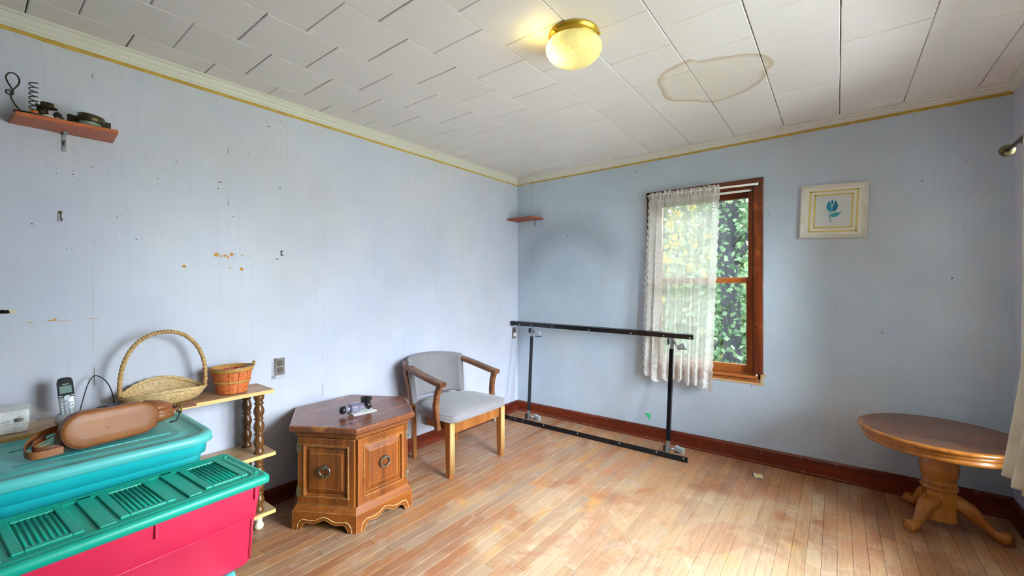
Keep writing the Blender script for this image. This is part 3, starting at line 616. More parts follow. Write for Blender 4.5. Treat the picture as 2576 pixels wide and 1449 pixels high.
obj('branch', G().tube([(-3.1, 8.1, 3.2), (-2.4, 7.4, 3.15), (-1.4, 6.6, 2.95), (-.8, 6.3, 2.95)], [.05, .035, .02, .01], 8), 'bark', t)
g = G(); leaves(g, 420, (-1.5, 6.7, 2.98), (1.5, .7, .36), .075); leaves(g, 180, (-2.4, 7.4, 2.2), (.8, .7, .8), .07); stuff(obj('leaves', g, 'leafy', t, fixn=False))
t = thing('leafy_bush', 'dense pale green bushes filling the lower window view', 'bush', (-2.2, 9.0, -.6))
g = G(); obj('stem', G().tube([(-2.2, 9, -.6), (-2.1, 9, 1.0)], .04, 8).tube([(-2.2, 9, -.4), (-1.5, 8.8, .8)], .03, 8), 'bark', t)
leaves(g, 3600, (-2.4, 9.6, .4), (2.8, .55, 1.6), .09); stuff(obj('leaves', g, 'leaff', t, fixn=False))
t = thing('woodland_edge', 'distant green trees behind the bushes outside the window', 'tree', (-4, 14, -.6))
g = G()
for x in (-7, -5.6, -4.9, -3.4, -2.6): g.tube([(x, 14+x*.1, -.6), (x+.2, 14, 3), (x, 14, 7)], [.16, .13, .09], 8)
obj('trunks', g, 'bark', t); t.children[0].name = 'trunk'; stuff(t.children[0])
g = G(); leaves(g, 5200, (-4.2, 14.5, 1.8), (5.5, 1.2, 3.0), .17); stuff(obj('leaves', g, 'leaff', t, fixn=False))

struct(obj('bounce_slab', G().bb((XR+.3, -3, -.62), (7, 6, -.52)), plain('pale_bounce_slab', (206, 202, 194), .9)))  # unseen pale slab, added to bounce skylight up to the ceiling
# ------------------------------------------------------------------ ceiling lamp
LC = (-.928, 1.655)
t = thing('ceiling_lamp', 'glowing yellow mushroom glass ceiling light with a brass base', 'ceiling light', (LC[0], LC[1], ZC))
obj('canopy', G().lathe([(.104, 0), (.110, -.002), (.112, -.010), (.102, -.014), (.100, -.026), (.106, -.030), (.104, -.036), (.090, -.038)], (LC[0], LC[1], ZC), 48), 'brass', t)
gp = [(.096, -.033), (.112, -.042), (.1205, -.056), (.123, -.066), (.1205, -.080), (.114, -.094), (.101, -.108), (.081, -.120), (.055, -.129), (.027, -.133), (.002, -.134)]
seg = 96; rings = []
for r, z in gp: rings.append([Vector((LC[0]+(r+(.0012 if z > -.09 and k % 2 else 0))*math.cos(2*pi*k/seg), LC[1]+(r+(.0012 if z > -.09 and k % 2 else 0))*math.sin(2*pi*k/seg), ZC+z)) for k in range(seg)])
obj('glass_globe', G().loft(rings, (False, True)), 'globe', t)
for a in (-1.9, .3, 2.3): obj('thumb_screw', G().tube([(LC[0]+.100*math.cos(a), LC[1]+.100*math.sin(a), ZC-.02), (LC[0]+.122*math.cos(a), LC[1]+.122*math.sin(a), ZC-.02)], .0035, 8), 'brass', t)
ld = bpy.data.lights.new('lamp_glow', 'POINT'); ld.energy = .62; ld.color = (1, .80, .22); ld.shadow_soft_size = .05
lo = bpy.data.objects.new('lamp_glow', ld); COL.objects.link(lo); lo.location = (LC[0]-.118, LC[1]-.094, ZC-.058); lo.parent = t; lo.matrix_parent_inverse = Matrix.Translation((-LC[0], -LC[1], -ZC))

# ------------------------------------------------------------------ wall fittings
# high shelf on the left wall with its two ornaments
t = thing('wall_shelf', 'small redwood shelf high on the left wall holding metal ornaments', 'shelf', (XL, .27, 1.962))
v = [(XL, .110, 1.962), (-2.515, .122, 1.962), (-2.478, .412, 1.962), (XL, .425, 1.962)]
g = G().loft([[Vector(p) for p in v], [Vector(p)+Vector((0, 0, .016)) for p in v]], (True, True), False); obj('board', g, 'redwood', t, bev=.002)
obj('bracket', G().bb((XL, .262, 1.885), (XL+.004, .274, 1.962)).bb((XL, .262, 1.955), (XL+.05, .274, 1.962)).tube([(XL+.004, .268, 1.93), (XL+.016, .268, 1.925), (XL+.016, .268, 1.912), (XL+.004, .268, 1.910)], .003, 6), 'steel', t)
# wire holder with curl, spring, rooster and tealight
def cyl(g, c, r, h, seg=20): return g.lathe([(r, 0), (r, h)], c, seg)
sx = -2.53
t = thing('wire_rooster_holder', 'dark wire candle holder with a spring, curled handle and small bird, on the wall shelf', 'candle holder', (sx, .19, 1.978))
obj('tray', G().tube([(sx, .118, 1.981), (sx, .17, 1.984), (sx, .235, 1.981)], [.010, .016, .010], 10, .35), 'darkiron', t)
P_ = lambda y, z: (sx, y, z)
obj('curl_handle', G().tube(smooth_path([Vector(q) for q in [P_(.135, 1.985), P_(.120, 2.01), P_(.112, 2.035), P_(.118, 2.060), P_(.131, 2.085), P_(.133, 2.108), P_(.122, 2.124), P_(.108, 2.122), P_(.100, 2.105), P_(.103, 2.088), P_(.113, 2.066), P_(.118, 2.050), P_(.114, 2.040), P_(.102, 2.042), P_(.100, 2.052), P_(.108, 2.056), P_(.116, 2.048)]], 5), .0026, 6), 'darkiron', t)
sp_ = [(sx+.010*math.cos(a), .170+.012*math.sin(a), 1.995+a*.0029) for a in [k*.35 for k in range(115)]]
obj('spring', G().tube(sp_, .0021, 5), 'darkiron', t)
obj('bucket', cyl(G(), (sx, .172, 1.984), .012, .012), 'copper', t)
obj('bird', G().lathe([(.001, -.02), (.010, -.012), (.014, 0), (.010, .012), (.004, .020), (.006, .026), (.001, .032)], (sx-.01, .192, 2.004), 12, Matrix.Rotation(.5, 3, 'X')), 'darkiron', t)
for k in range(5): obj('tail_feather', G().tube([P_(.222+k*.001, 1.986+k*.004), P_(.235, 1.995+k*.004), P_(.246, 1.990+k*.0035), P_(.252, 1.980+k*.003)], [.003, .003, .002, .0006], 5), 'darkiron', t)
obj('cup_stem', G().tube([P_(.208, 1.985), P_(.207, 2.02)], .003, 8), 'darkiron', t)
obj('candle_cup', G().lathe([(.004, 0), (.030, .003), (.030, .005), (.020, .006), (.020, .022), (.017, .022), (.017, .009)], (sx, .207, 2.016), 24), 'bronze', t)
obj('white_pebble', G().lathe([(.001, 0), (.016, .002), (.018, .006), (.001, .012)], (sx+.01, .208, 1.979), 16), 'offwhite', t)
t = thing('tealight_holder', 'round olive metal tealight holder on a square plate, on the wall shelf', 'candle holder', (sx, .335, 1.978))
obj('plate', G().box((-2.575, .335, 2.003), (.010, .135, .048), Matrix.Rotation(-.10, 3, 'Y'), .001), 'darkiron', t)
obj('ring', G().lathe([(.040, .010), (.042, .010), (.043, .040), (.040, .040), (.038, .012)], (sx, .330, 1.984), 40, Matrix.Rotation(-.12, 3, 'X'), cap=(False, False)), 'bronze', t)
obj('glass_cup', G().lathe([(.010, 0), (.030, .002), (.037, .012), (.037, .016), (.002, .010)], (sx, .332, 1.979), 30), 'screen', t)
# corner shelf
t = thing('corner_shelf', 'small bare redwood corner shelf high in the room corner', 'shelf', (XL, YB, 1.972))
v = [(XL+.001, YB-.001, 0), (XL+.001, 3.375, 0), (-2.385, 3.385, 0), (-2.322, 3.47, 0), (-2.340, YB-.001, 0)]
obj('board', G().loft([[Vector((a, b, 1.968)) for a, b, _ in v], [Vector((a, b, 1.985)) for a, b, _ in v]], (True, True), False), 'redwoodx', t, bev=.002)
obj('bracket', G().bb((-2.455, YB-.004, 1.905), (-2.443, YB, 1.968)).bb((-2.455, YB-.06, 1.962), (-2.443, YB, 1.968)), 'steel', t)
# hook and clip
t = thing('cup_hook', 'small brass cup hook screwed in the left wall below the high shelf', 'hook', (XL, WY(152), WZ(152, 545)))
hy, hz = WY(152), WZ(152, 545)
obj('hook', G().tube([(XL, hy, hz+.018), (XL+.012, hy, hz+.018), (XL+.016, hy, hz+.004), (XL+.012, hy, hz-.012), (XL+.020, hy+.002, hz-.020), (XL+.028, hy+.002, hz-.010)], .0025, 8), 'hinge', t)
obj('collar', G().lathe([(.007, 0), (.007, .003), (.003, .006)], (XL, hy, hz+.018), 12, Matrix.Rotation(pi/2, 3, 'Y')), 'hinge', t)
cy, cz = WY(709), WZ(709, 637)
t = thing('wall_clip', 'tiny white and black clip fixed on the left wall above the outlet', 'clip', (XL, cy, cz))
obj('clip_body', G().bb((XL, cy-.006, cz-.016), (XL+.008, cy+.006, cz+.016), .002), 'blackp', t); obj('insert', G().bb((XL+.006, cy-.0035, cz-.008), (XL+.0095, cy+.0035, cz+.008), .001), 'white', t)
# outlets
def outlet(name, label, y0, y1, z0, z1, kind):
    yc, zc = (y0+y1)/2, (z0+z1)/2; t = thing(name, label, 'outlet', (XL, yc, zc)); w, h = y1-y0, z1-z0
    obj('cover_plate', G().bb((XL, y0, z0), (XL+.006, y1, z1), .002), 'outletp', t)
    if kind:
        for dz in (.2, -.2):
            f = obj('receptacle', G().lathe([(.0165, 0), (.0165, .003), (.014, .0045)], (XL+.005, yc, zc+dz*h), 20, Matrix.Rotation(pi/2, 3, 'Y')), 'outletd', t)
            obj('slots', G().bb((XL+.0085, yc-.009, zc+dz*h-.001), (XL+.0102, yc-.006, zc+dz*h+.008)).bb((XL+.0085, yc+.006, zc+dz*h-.001), (XL+.0102, yc+.009, zc+dz*h+.008)).bb((XL+.0085, yc-.002, zc+dz*h-.010), (XL+.0102, yc+.002, zc+dz*h-.006)), 'ink', f)
        obj('screw', G().lathe([(.003, 0), (.003, .0015)], (XL+.006, yc, zc), 8, Matrix.Rotation(pi/2, 3, 'Y')), 'steel', t)
    else:
        obj('blank_insert', G().lathe([(.021, 0), (.021, .003), (.019, .004)], (XL+.005, yc+.008, zc-.018), 20, Matrix.Rotation(pi/2, 3, 'Y')), 'white', t)
        obj('dark_insert', G().bb((XL+.005, yc-.016, zc+.008), (XL+.0075, yc+.020, zc+.036), .001), 'outletd', t)
    return t
t = outlet('wall_outlet', 'brown double outlet in a torn plastic sleeve on the left wall', 1.137, 1.193, .764, .866, 1)
obj('torn_plastic_sleeve', G().bb((XL, 1.118, .745), (XL+.0015, 1.140, .868)).bb((XL, 1.118, .742), (XL+.0015, 1.193, .763)).prism([(0, 0), (.022, 0), (.006, -.07), (0, -.08)], (XL, 1.130, .868), (0, 1, 0), (0, 0, 1), (1, 0, 0), .006, .008), 'film', t)
outlet('wall_outlet', 'brown outlet with a white disc behind the end of the black bed frame', 3.465, 3.527, .755, .868, 0)
# tulip picture
TL, TR, BR, BL = [Vector((a, YB, b)) for a, b in ((-.199, 1.991), (.163, 1.972), (.147, 1.618), (-.208, 1.629))]
c0 = (TL+TR+BR+BL)/4; U = ((TR-TL)+(BR-BL)).normalized(); V = Vector((0, -1, 0)).cross(U)*-1; V = Vector((-U.z, 0, U.x)); Wd, Hd = .358, .358
Wd = ((TR-TL).length+(BR-BL).length)/2; Hd = ((TL-BL).length+(TR-BR).length)/2
t = thing('framed_tulip_print', 'whitewashed wooden frame with a teal tulip print, hung slightly crooked', 'picture', c0-V*Hd/2)
FW = .023; Nn = Vector((0, -1, 0))
def mitre(a, b, ia, ib):
    g = G(); r = []
    for p, q in ((a, ia), (b, ib)):
        P0 = c0+U*p[0]+V*p[1]; P1 = c0+U*q[0]+V*q[1]
        r.append([P0, P0+Nn*.020, P0.lerp(P1, .25)+Nn*.022, P0.lerp(P1, .6)+Nn*.014, P1+Nn*.012, P1])
    return g.loft(r, (True, True), False)
o4 = [(-Wd/2, Hd/2), (Wd/2, Hd/2), (Wd/2, -Hd/2), (-Wd/2, -Hd/2)]; i4 = [(a-math.copysign(FW, a), b-math.copysign(FW, b)) for a, b in o4]
for k in range(4): obj('frame_side', mitre(o4[k], o4[(k+1) % 4], i4[k], i4[(k+1) % 4]), 'framew', t)
def flat(poly, d0, d1, name, mat, parent): return obj(name, G().prism(poly, c0, U, V, Nn, d0, d1), mat, parent)
hw, hh = Wd/2-FW, Hd/2-FW
mt = flat([(-hw-.004, -hh-.004), (hw+.004, -hh-.004), (hw+.004, hh+.004), (-hw-.004, hh+.004)], .002, .008, 'mat_board', 'mat', t)
def ringl(w, h, th, name, mat, d):
    g = G()
    for a, b, c_, d_ in ((-w, h-th, w, h), (-w, -h, w, -h+th), (-w, -h, -w+th, h), (w-th, -h, w, h)): g.prism([(a, b), (c_, b), (c_, d_), (a, d_)], c0, U, V, Nn, d, d+.0006)
    return obj(name, g, mat, mt)
ringl(.131, .140, .009, 'outer_line', 'gold', .008); ringl(.105, .114, .009, 'inner_line', 'gold', .008)
pr = flat([(-.094, -.104), (.094, -.104), (.094, .104), (-.094, .104)], .008, .0086, 'print', 'print', t)
def ink(pts, name, mat): return flat(pts, .0086, .0092, name, mat, pr)
sc_ = .00088
def T(pts): return [((a-902)*.000322, -(b-745)*.00042+.002-(a-902)*.00006) for a, b in pts]
ink(T([(832, 590), (805, 640), (788, 690), (800, 735), (845, 765), (880, 765), (882, 700), (862, 640)]), 'petal', 'tulip')
ink(T([(940, 578), (915, 640), (890, 680), (890, 760), (930, 755), (970, 715), (984, 660), (965, 610)]), 'petal', 'tulipd')
ink(T([(885, 570), (862, 605), (870, 640), (886, 656), (902, 640), (910, 605)]), 'petal', 'tulipd')
ink(T([(862, 840), (880, 800), (940, 770), (1000, 765), (1050, 738), (1010, 795), (960, 835), (900, 848)]), 'leaf', 'tulipl')
ink(T([(872, 765), (848, 800), (842, 850), (866, 900), (874, 950), (882, 950), (880, 900), (860, 850), (862, 800), (884, 765)]), 'stem', 'stemink')
# plug on the floor by the wall
px_, py_ = -2.60, 3.13
t = thing('plug_adapter', 'small white plug with a short cord on the floor behind the chair', 'plug', (px_, py_, 0))
obj('plug_body', G().bb((px_-.02, py_-.02, .001), (px_+.02, py_+.02, .045), .004), 'offwhite', t); obj('cord', G().tube([(px_, py_, .044), (px_-.01, py_-.005, .09), (px_-.045, py_-.02, .13), (px_-.047, py_-.03, .19)], .003, 6), 'offwhite', t)
# litter packet
t = thing('candy_packet', 'tiny yellow and white packet lying on the bare floor near the baseboard', 'packet', (-.43, 3.32, 0))
R = Matrix.Rotation(.25, 3, 'Z'); obj('packet', G().box((-.43, 3.32, .003), (.052, .066, .004), R, .0015), 'paper', t)
def fl2(pts): return [tuple(Vector((-.43, 3.32, 0))+R @ Vector((a, b, .0052))) for a, b in pts]
obj('yellow_print', G().loft([[Vector(p) for p in fl2([(-.018, -.02), (.018, -.02), (.020, -.002), (0, .014), (-.020, -.002)])], [Vector(p)+Vector((0, 0, .0006)) for p in fl2([(-.018, -.02), (.018, -.02), (.020, -.002), (0, .014), (-.020, -.002)])]], (True, True), False), 'yellowp', t)
obj('dark_flap', G().box((-.462, 3.315, .004), (.006, .06, .006), R, .001), 'outletd', t)
obj('red_print', G().box((-.432, 3.342, .0056), (.03, .008, .0008), R), 'red', t)

# ------------------------------------------------------------------ bed frame leaning on the back wall
t = thing('metal_bed_frame', 'black steel bed frame leaning on its side against the back wall', 'bed frame', (-1.75, 3.24, 0))
def rail(x0, x1, y, z, yz, flip):
    a = Vector((x0, y, z)); b = Vector((x1, yz[0], yz[1])); L_ = b-a; g = G(); h = .038
    d = L_.normalized(); up = Vector((0, .18*flip, 1)).normalized(); nb_ = Vector((0, 1, -.18*flip)).normalized()
    for (u0, u1, n0, n1) in ((-h/2, h/2, 0, .003), (-h/2 if flip > 0 else h/2-.003, -h/2+.003 if flip > 0 else h/2, 0, .036)):
        r = [[p+up*uu+nb_*nn for uu, nn in ((u0, n0), (u1, n0), (u1, n1), (u0, n1))] for p in (a, b)]; g.loft(r, (True, True), False)
    return g, a, b, up, nb_
for (x0, x1, y, z, y1, z1, fl_, hx) in ((-2.655, -.879, 3.43, .918, 3.43, .904, -1, (-2.545, -2.40, -2.16, -1.77, -1.38, -1.105, -.905)), (-2.62, -.872, 3.235, .020, 3.245, .020, 1, (-2.45, -2.36, -2.13, -1.78, -1.40, -1.10, -.90))):
    g, a, b, up, nb_ = rail(x0, x1, y, z, (y1, z1), fl_); r_ = obj('side_rail', g, 'black', t)
    for h_ in hx:
        k = (h_-a.x)/(b.x-a.x); p = a.lerp(b, k)-up*.006*(1 if fl_ < 0 else -1); obj('rivet', G().lathe([(.0055, 0), (.0055, .0012)], p-nb_*.0012, 10, Matrix.Rotation(-pi/2, 3, 'X')), 'zinc', r_)
    if fl_ < 0: obj('end_cap', G().box(a+Vector((.012, 0, 0)), (.028, .012, .046), None, .003), 'blackp', r_)
for k, (xb, xt) in enumerate(((-2.315, -2.395), (-1.02, -1.04))):
    B_ = Vector((xb, 3.262, .035)); T_ = Vector((xt, 3.437, .888)); d = (T_-B_); L_ = d.length; dn = d.normalized(); sd = Vector((1, 0, 0)); bk = dn.cross(sd).normalized()
    g = G()
    for (s0, s1, n0, n1) in ((-.018, .018, 0, .003), (.015, .018, 0, .030)):
        r = [[B_+dn*q+sd*ss+bk*nn*-1 for ss, nn in ((s0, n0), (s1, n0), (s1, n1), (s0, n1))] for q in (L_*.10, L_*.90)]; g.loft(r, (True, True), False)
    cr = obj('cross_rail', g, 'black', t)
    for e, (q0, q1) in enumerate(((0, L_*.22), (L_*.78, L_))):
        g = G(); r = [[B_+dn*q+sd*ss+bk*nn*-1 for ss, nn in ((-.014+e*.002, -.004), (.014, -.004), (.014, -.001), (-.014, -.001))] for q in (q0, q1)]; g.loft(r, (True, True), False)
        obj('joint_strap', g, 'steel', cr)
        c_ = B_+dn*(.03 if e == 0 else L_-.03)
        gg = G().box(c_+Vector((-.026, .0, 0)), (.012, .03, .05), None, .003); obj('pivot_block', gg, 'blackp', cr)
        w0 = c_+Vector((.075, .035 if e == 0 else -.012, -.002 if e == 0 else -.030)); R = Matrix.Rotation(.2 if e == 0 else -.45, 3, 'Y') @ Matrix.Rotation(-.2, 3, 'Z')
        wx = obj('leg_bracket', G().box(w0, (.070, .030, .040), R, .006), 'castergrey', t)
        obj('bracket_arm', G().tube([c_+Vector((.012, .004, 0)), w0+Vector((-.03, 0, 0))], [.012, .007], 8), 'steel', wx)
        obj('bracket_socket', G().box(w0+R @ Vector((.0, -.004, -.021)), (.060, .024, .006), None, .002), 'blackp', wx)

# ------------------------------------------------------------------ round oak table
TC = (.430, 3.205); ZT = .517
t = thing('round_side_table', 'low round oak pedestal table in the dark right corner', 'table', (TC[0], TC[1], 0))
TPRO = [(.306, ZT-.070), (.314, ZT-.069), (.3185, ZT-.062), (.3180, ZT-.050), (.3130, ZT-.047), (.3130, ZT-.044), (.3195, ZT-.040), (.3205, ZT-.030), (.3175, ZT-.026), (.3195, ZT-.023), (.3330, ZT-.020), (.3382, ZT-.011), (.3352, ZT-.003), (.3262, ZT)]
tp = obj('tabletop', G().lathe([(.28, ZT-.070)]+[(a-.0006, b) for a, b in TPRO]+[(.316, ZT-.0010), (.314, ZT)], (TC[0], TC[1], 0), 96), 'oakt', t)
obj('edge_moulding', G().lathe(TPRO+[(.3175, ZT-.0002)], (TC[0], TC[1], 0), 96, cap=(False, False)), 'oak', tp)
PC = (TC[0]+.004, TC[1]+.01)
obj('pedestal', G().lathe([(.11, ZT-.071), (.11, ZT-.084), (.060, ZT-.090), (.054, .418), (.060, .405), (.072, .385), (.0795, .345), (.080, .315), (.074, .285), (.066, .265), (.064, .258), (.072, .252), (.074, .244), (.066, .238), (.066, .234), (.076, .228), (.078, .220), (.074, .212), (.062, .208)], (PC[0], PC[1], 0), 48), 'oak', t)
R = Matrix.Rotation(math.radians(-38+45), 3, 'Z'); g = G(); pr_ = []
for z, s_ in ((.05, .058), (.205, .058), (.214, .054)):
    c_ = .012; q = [(s_-c_, s_), (s_, s_-c_), (s_, -s_+c_), (s_-c_, -s_), (-s_+c_, -s_), (-s_, -s_+c_), (-s_, s_-c_), (-s_+c_, s_)]; pr_.append([R @ Vector((a, b, 0))+Vector((PC[0], PC[1], z)) for a, b in reversed(q)])
obj('base_block', G().loft(pr_, (True, True), False), 'oak', t)
for a, Lg in ((232, .225), (-8, .262), (112, .27)):
    a = math.radians(a); d = Vector((math.cos(a), math.sin(a), 0)); c_ = Vector((PC[0], PC[1], 0)); k = Lg/.27
    path = [(.035, .150), (.075, .148), (.115, .128), (.150, .095), (.180, .060), (.205, .040), (.230, .036), (.252, .034), (.268, .028)]
    rad = [.038, .040, .037, .030, .023, .022, .029, .033, .016]
    lg = obj('leg', G().tube([c_+d*(q*k)+Vector((0, 0, z+.002)) for q, z in path], rad, 16, 1.0), 'oak', t)
    for s_ in (-1, 0, 1):
        q = d.cross(Vector((0, 0, 1)))*s_*.016
        obj('claw', G().tube([c_+d*(.225*k)+q*.8+Vector((0, 0, .050)), c_+d*(.255*k)+q*1.0+Vector((0, 0, .036)), c_+d*(.266*k)+q*1.0+Vector((0, 0, .012))], [.010, .013, .010], 8), 'oak', lg)

# ------------------------------------------------------------------ hexagonal cabinet
CC = Vector((-2.306, 1.435, 0)); CR = .335
t = thing('hexagonal_cabinet', 'honey pine hexagonal end table cabinet with two panelled doors', 'cabinet', tuple(CC))
def hexr(R, z, c=.0): return [CC+Vector((R*math.cos(math.radians(a)), R*math.sin(math.radians(a)), z)) for a in (-90, -30, 30, 90, 150, 210)]
obj('carcass', G().loft([hexr(CR-.012, .10), hexr(CR-.012, .505)], (True, True), False), 'cab', t)
obj('top', G().loft([hexr(.344, .500), hexr(.350, .507), hexr(.352, .514), hexr(.362, .520), hexr(.374, .527), hexr(.381, .530), hexr(.382, .546), hexr(.378, .554), hexr(.370, .5575), ], (True, True), False), 'cabtop', t, bev=.0015)
obj('cornice', G().loft([hexr(CR-.002, .488), hexr(CR+.004, .492), hexr(CR+.006, .500), hexr(CR+.010, .5005), hexr(CR-.002, .502)], (True, True), False), 'cabx', t)
def face(k, R):      # edge midpoint, tangent, normal for face k (normal angle)
    a = math.radians(k); n_ = Vector((math.cos(a), math.sin(a), 0)); tt = Vector((-n_.y, n_.x, 0)); return CC+n_*(R*math.cos(pi/6)), tt, n_
# plinth with scalloped bracket feet
obj('plinth_cap', G().loft([hexr(CR+.004, .130), hexr(CR+.010, .122), hexr(CR+.024, .104), hexr(CR+.028, .099)], (True, True), False), 'cabx', t)
for k in (0, 60, 120, 180, 240, 300):
    O_, tt, n_ = face(k, .364); w = .364; pts = [(-w/2, 0), (-w/2, .10), (w/2, .10), (w/2, 0)]
    arc = [(.37, 0), (.355, .016), (.325, .034), (.28, .041), (.22, .037), (.16, .036), (.11, .041), (.06, .052), (.0, .060)]
    arc = [(a*w, b) for a, b in arc]; right = arc; left = [(-a, b) for a, b in reversed(arc[:-1])]
    poly = [(-w/2, 0), (-w/2, .10), (w/2, .10), (w/2, 0)]+right+left
    pl = obj('plinth_side', G().prism([(a, b+.0012) for a, b in poly], O_, tt, (0, 0, 1), n_, -.016, 0), 'cabx', t)
    if k in (0, 300):
        gp_ = [O_+tt*(a*1.16)+Vector((0, 0, b+.016+.003))+n_*.0006 for a, b in right+left]; gp_[0].z = .003; gp_[-1].z = .003
        obj('routed_bead', G().tube(gp_, .0022, 6), 'groove', pl)
# doors
for k in (300, 0):
    O_, tt, n_ = face(k, CR-.012); O_ = O_+Vector((0, 0, .311)); W2, H2 = CR/2-.006, .176
    def R4(w, h, d): return [O_+tt*(a*w)+Vector((0, 0, b*h))+n_*d for a, b in ((-1, -1), (1, -1), (1, 1), (-1, 1))]
    rs = [R4(W2, H2, .001), R4(W2, H2, .018), R4(W2-.030, H2-.034, .018), R4(W2-.034, H2-.038, .022), R4(W2-.040, H2-.044, .021), R4(W2-.045, H2-.049, .006), R4(W2-.047, H2-.051, .005)]
    dr = obj('door', G().loft(rs, (True, False), False), 'cab', t)
    a1, b1 = W2-.047, H2-.051
    obj('raised_panel', G().loft([R4(a1, b1, .004), R4(a1-.002, b1-.002, .006), R4(a1-.022, b1-.030, .016), R4(a1-.0235, b1-.0315, .018)], (True, True), False), 'cab', dr)
    # ring pull
    pc = O_+Vector((0, 0, .004 if k == 300 else .012))+n_*.018
    th = [math.radians(q) for q in range(-250, 71, 16)]
    g = G().tube([pc+tt*(.030*math.cos(a))+Vector((0, 0, .028*math.sin(a)))+n_*.012 for a in th], .0045, 8)
    for sx_ in (-1, 1): g.tube([pc+tt*(sx_*.012)+Vector((0, 0, .024))+n_*.012, pc+tt*(sx_*.006)+Vector((0, 0, .017))+n_*.012, pc+tt*(sx_*.002)+Vector((0, 0, .022))+n_*.008], [.005, .005, .003], 8)
    for sx_ in (-1, 1): g.tube([pc+tt*(sx_*.014)+Vector((0, 0, -.025))+n_*.012, pc+tt*(sx_*.006)+Vector((0, 0, -.020))+n_*.012], [.006, .004], 8)
    g.tube([pc+Vector((0, 0, .026))+n_*-.001, pc+Vector((0, 0, .026))+n_*.014], .007, 10); g.tube([pc+Vector((0, 0, -.026)), pc+Vector((0, 0, -.026))+n_*.012], .004, 8)
    obj('ring_pull', g, 'pull', dr)
    s_ = -1 if k == 300 else 1
    for zz in (.12, -.115):
        hc = O_+tt*(s_*(W2+.001))+Vector((0, 0, zz))+n_*.016
        g = G(); g.tube([hc+tt*(s_*.004)+Vector((0, 0, -.020)), hc+tt*(s_*.004)+Vector((0, 0, .020))], .0045, 8)
        r = [[hc+tt*(s_*a)+Vector((0, 0, b))+n_*d for a, b in ((-.016, -.026), (.002, -.026), (.002, .026), (-.016, .026))] for d in (.001, .004)]; g.loft(r, (True, True), False)
        obj('hinge', g, 'hinge', dr)
# things on the cabinet
cp = [(-2.186, 1.359), (-2.168, 1.499), (-2.262, 1.505), (-2.285, 1.372)]
o = obj('white_card', G().loft([[Vector((a, b, .5580)) for a, b in cp], [Vector((a, b, .5625)) for a, b in cp]], (True, True), False), 'paper'); tag(o, 'blank white card lying under the plastic inhaler on the hexagonal cabinet', 'card')
t = thing('plastic_spacer_device', 'clear lilac plastic device with two black mouthpieces on the white card', 'breathing device', (-2.24, 1.41, .562))
ax = Vector((.10, .985, 0)).normalized(); bx_ = Vector((ax.y, -ax.x, 0)); Z_ = Vector((0, 0, 1)); c_ = Vector((-2.228, 1.395, .594))
def oring(s_, ry, rz, dz=0, n_=8): return [c_+ax*s_+bx_*(ry*math.cos(a))+Z_*(rz*math.sin(a)+dz) for a in [2*pi*(q+.5)/n_ for q in range(n_)]]
obj('chamber', G().loft([oring(-.062, .016, .016), oring(-.040, .020, .018), oring(-.034, .034, .030), oring(.0, .036, .031), oring(.022, .034, .028), oring(.030, .020, .018), oring(.052, .016, .016)], (True, True), False), 'lilac', t, bev=.002)
obj('chamber_core', G().loft([oring(-.030, .020, .020), oring(.020, .022, .020)], (True, True), False), 'lilac', t)
obj('end_cap', G().loft([oring(-.090, .014, .014, -.004), oring(-.084, .024, .023, -.003), oring(-.066, .024, .023), oring(-.062, .016, .016)], (True, True), True), 'blackp', t)
mc = c_+ax*.075
g = G().tube([mc+bx_*.022+Z_*-.010, mc+bx_*.004+Z_*.002, mc+bx_*-.012+Z_*.020], [.017, .018, .024], 16); g.tube([mc+bx_*-.004+Z_*.008+ax*-.010, mc+bx_*-.022+Z_*.034+ax*.004], [.022, .034], 18, .75)
obj('mouthpiece', g, 'blackp', t)
obj('mouthpiece_bore', G().lathe([(.012, 0), (.012, .001)], mc+bx_*.0235+Z_*-.0105, 16, Matrix.Rotation(pi/2, 3, 'Y')), 'holem', t)

# ------------------------------------------------------------------ chair
t = thing('barrel_armchair', 'wooden armchair with curved grey upholstered back beside the cabinet', 'chair', (-2.29, 2.27, 0))
cyc = 2.268
for (x, y, s_) in ((-2.080, 2.012, 1), (-2.060, 2.528, 1)):
    g = G(); w = .024; top = .385; r = []
    for z, q in ((0.002, .78), (.06, .86), (.30, 1.0), (top, 1.0)): r.append([Vector((x+a*w*q, y+b*w*q, z)) for a, b in ((-1, -1), (1, -1), (1, 1), (-1, 1))])
    lg = obj('leg', G().loft(r, (True, True), False), 'chairw', t, bev=.003)
    for k in range(4): obj('flute', G().tube([(x+w*.98, y-.0155+k*.0103, .03), (x+w*1.02, y-.0155+k*.0103, top-.01)], [.0035, .0045], 6), 'flute', lg)
for (y0, y1, s_) in ((2.082, 2.018, -1), (2.512, 2.520, 1)):
    path = [(-2.535, y0, .001), (-2.515, y0+(y1-y0)*.3, .14), (-2.497, y0+(y1-y0)*.6, .28), (-2.497, y0+(y1-y0)*.8, .40), (-2.510, y1, .54), (-2.545, y1-.008*s_*-1, .66), (-2.555, y1, .70)]
    lg = obj('leg', G().bar(path, [.030, .036, .042, .044, .042, .038, .036], [.028, .030, .032, .032, .030, .028, .026], (0, 1, 0)), 'chairw', t)
    if s_ < 0:
        for zz, xx in ((.625, -2.531), (.565, -2.515)): obj('screw_plug', G().lathe([(.006, 0), (.006, .002)], (xx, y1-.0165, zz), 10, Matrix.Rotation(pi/2, 3, 'X')), 'spindle', lg)
# seat rails
obj('seat_rail', G().bb((-2.078, 2.03, .300), (-2.056, 2.51, .380), .003), 'chairw', t)
obj('seat_rail', G().bb((-2.31, 2.000, .318), (-2.09, 2.020, .380), .003), 'chairw', t)
obj('seat_rail', G().bb((-2.31, 2.516, .318), (-2.09, 2.536, .380), .003), 'chairw', t)
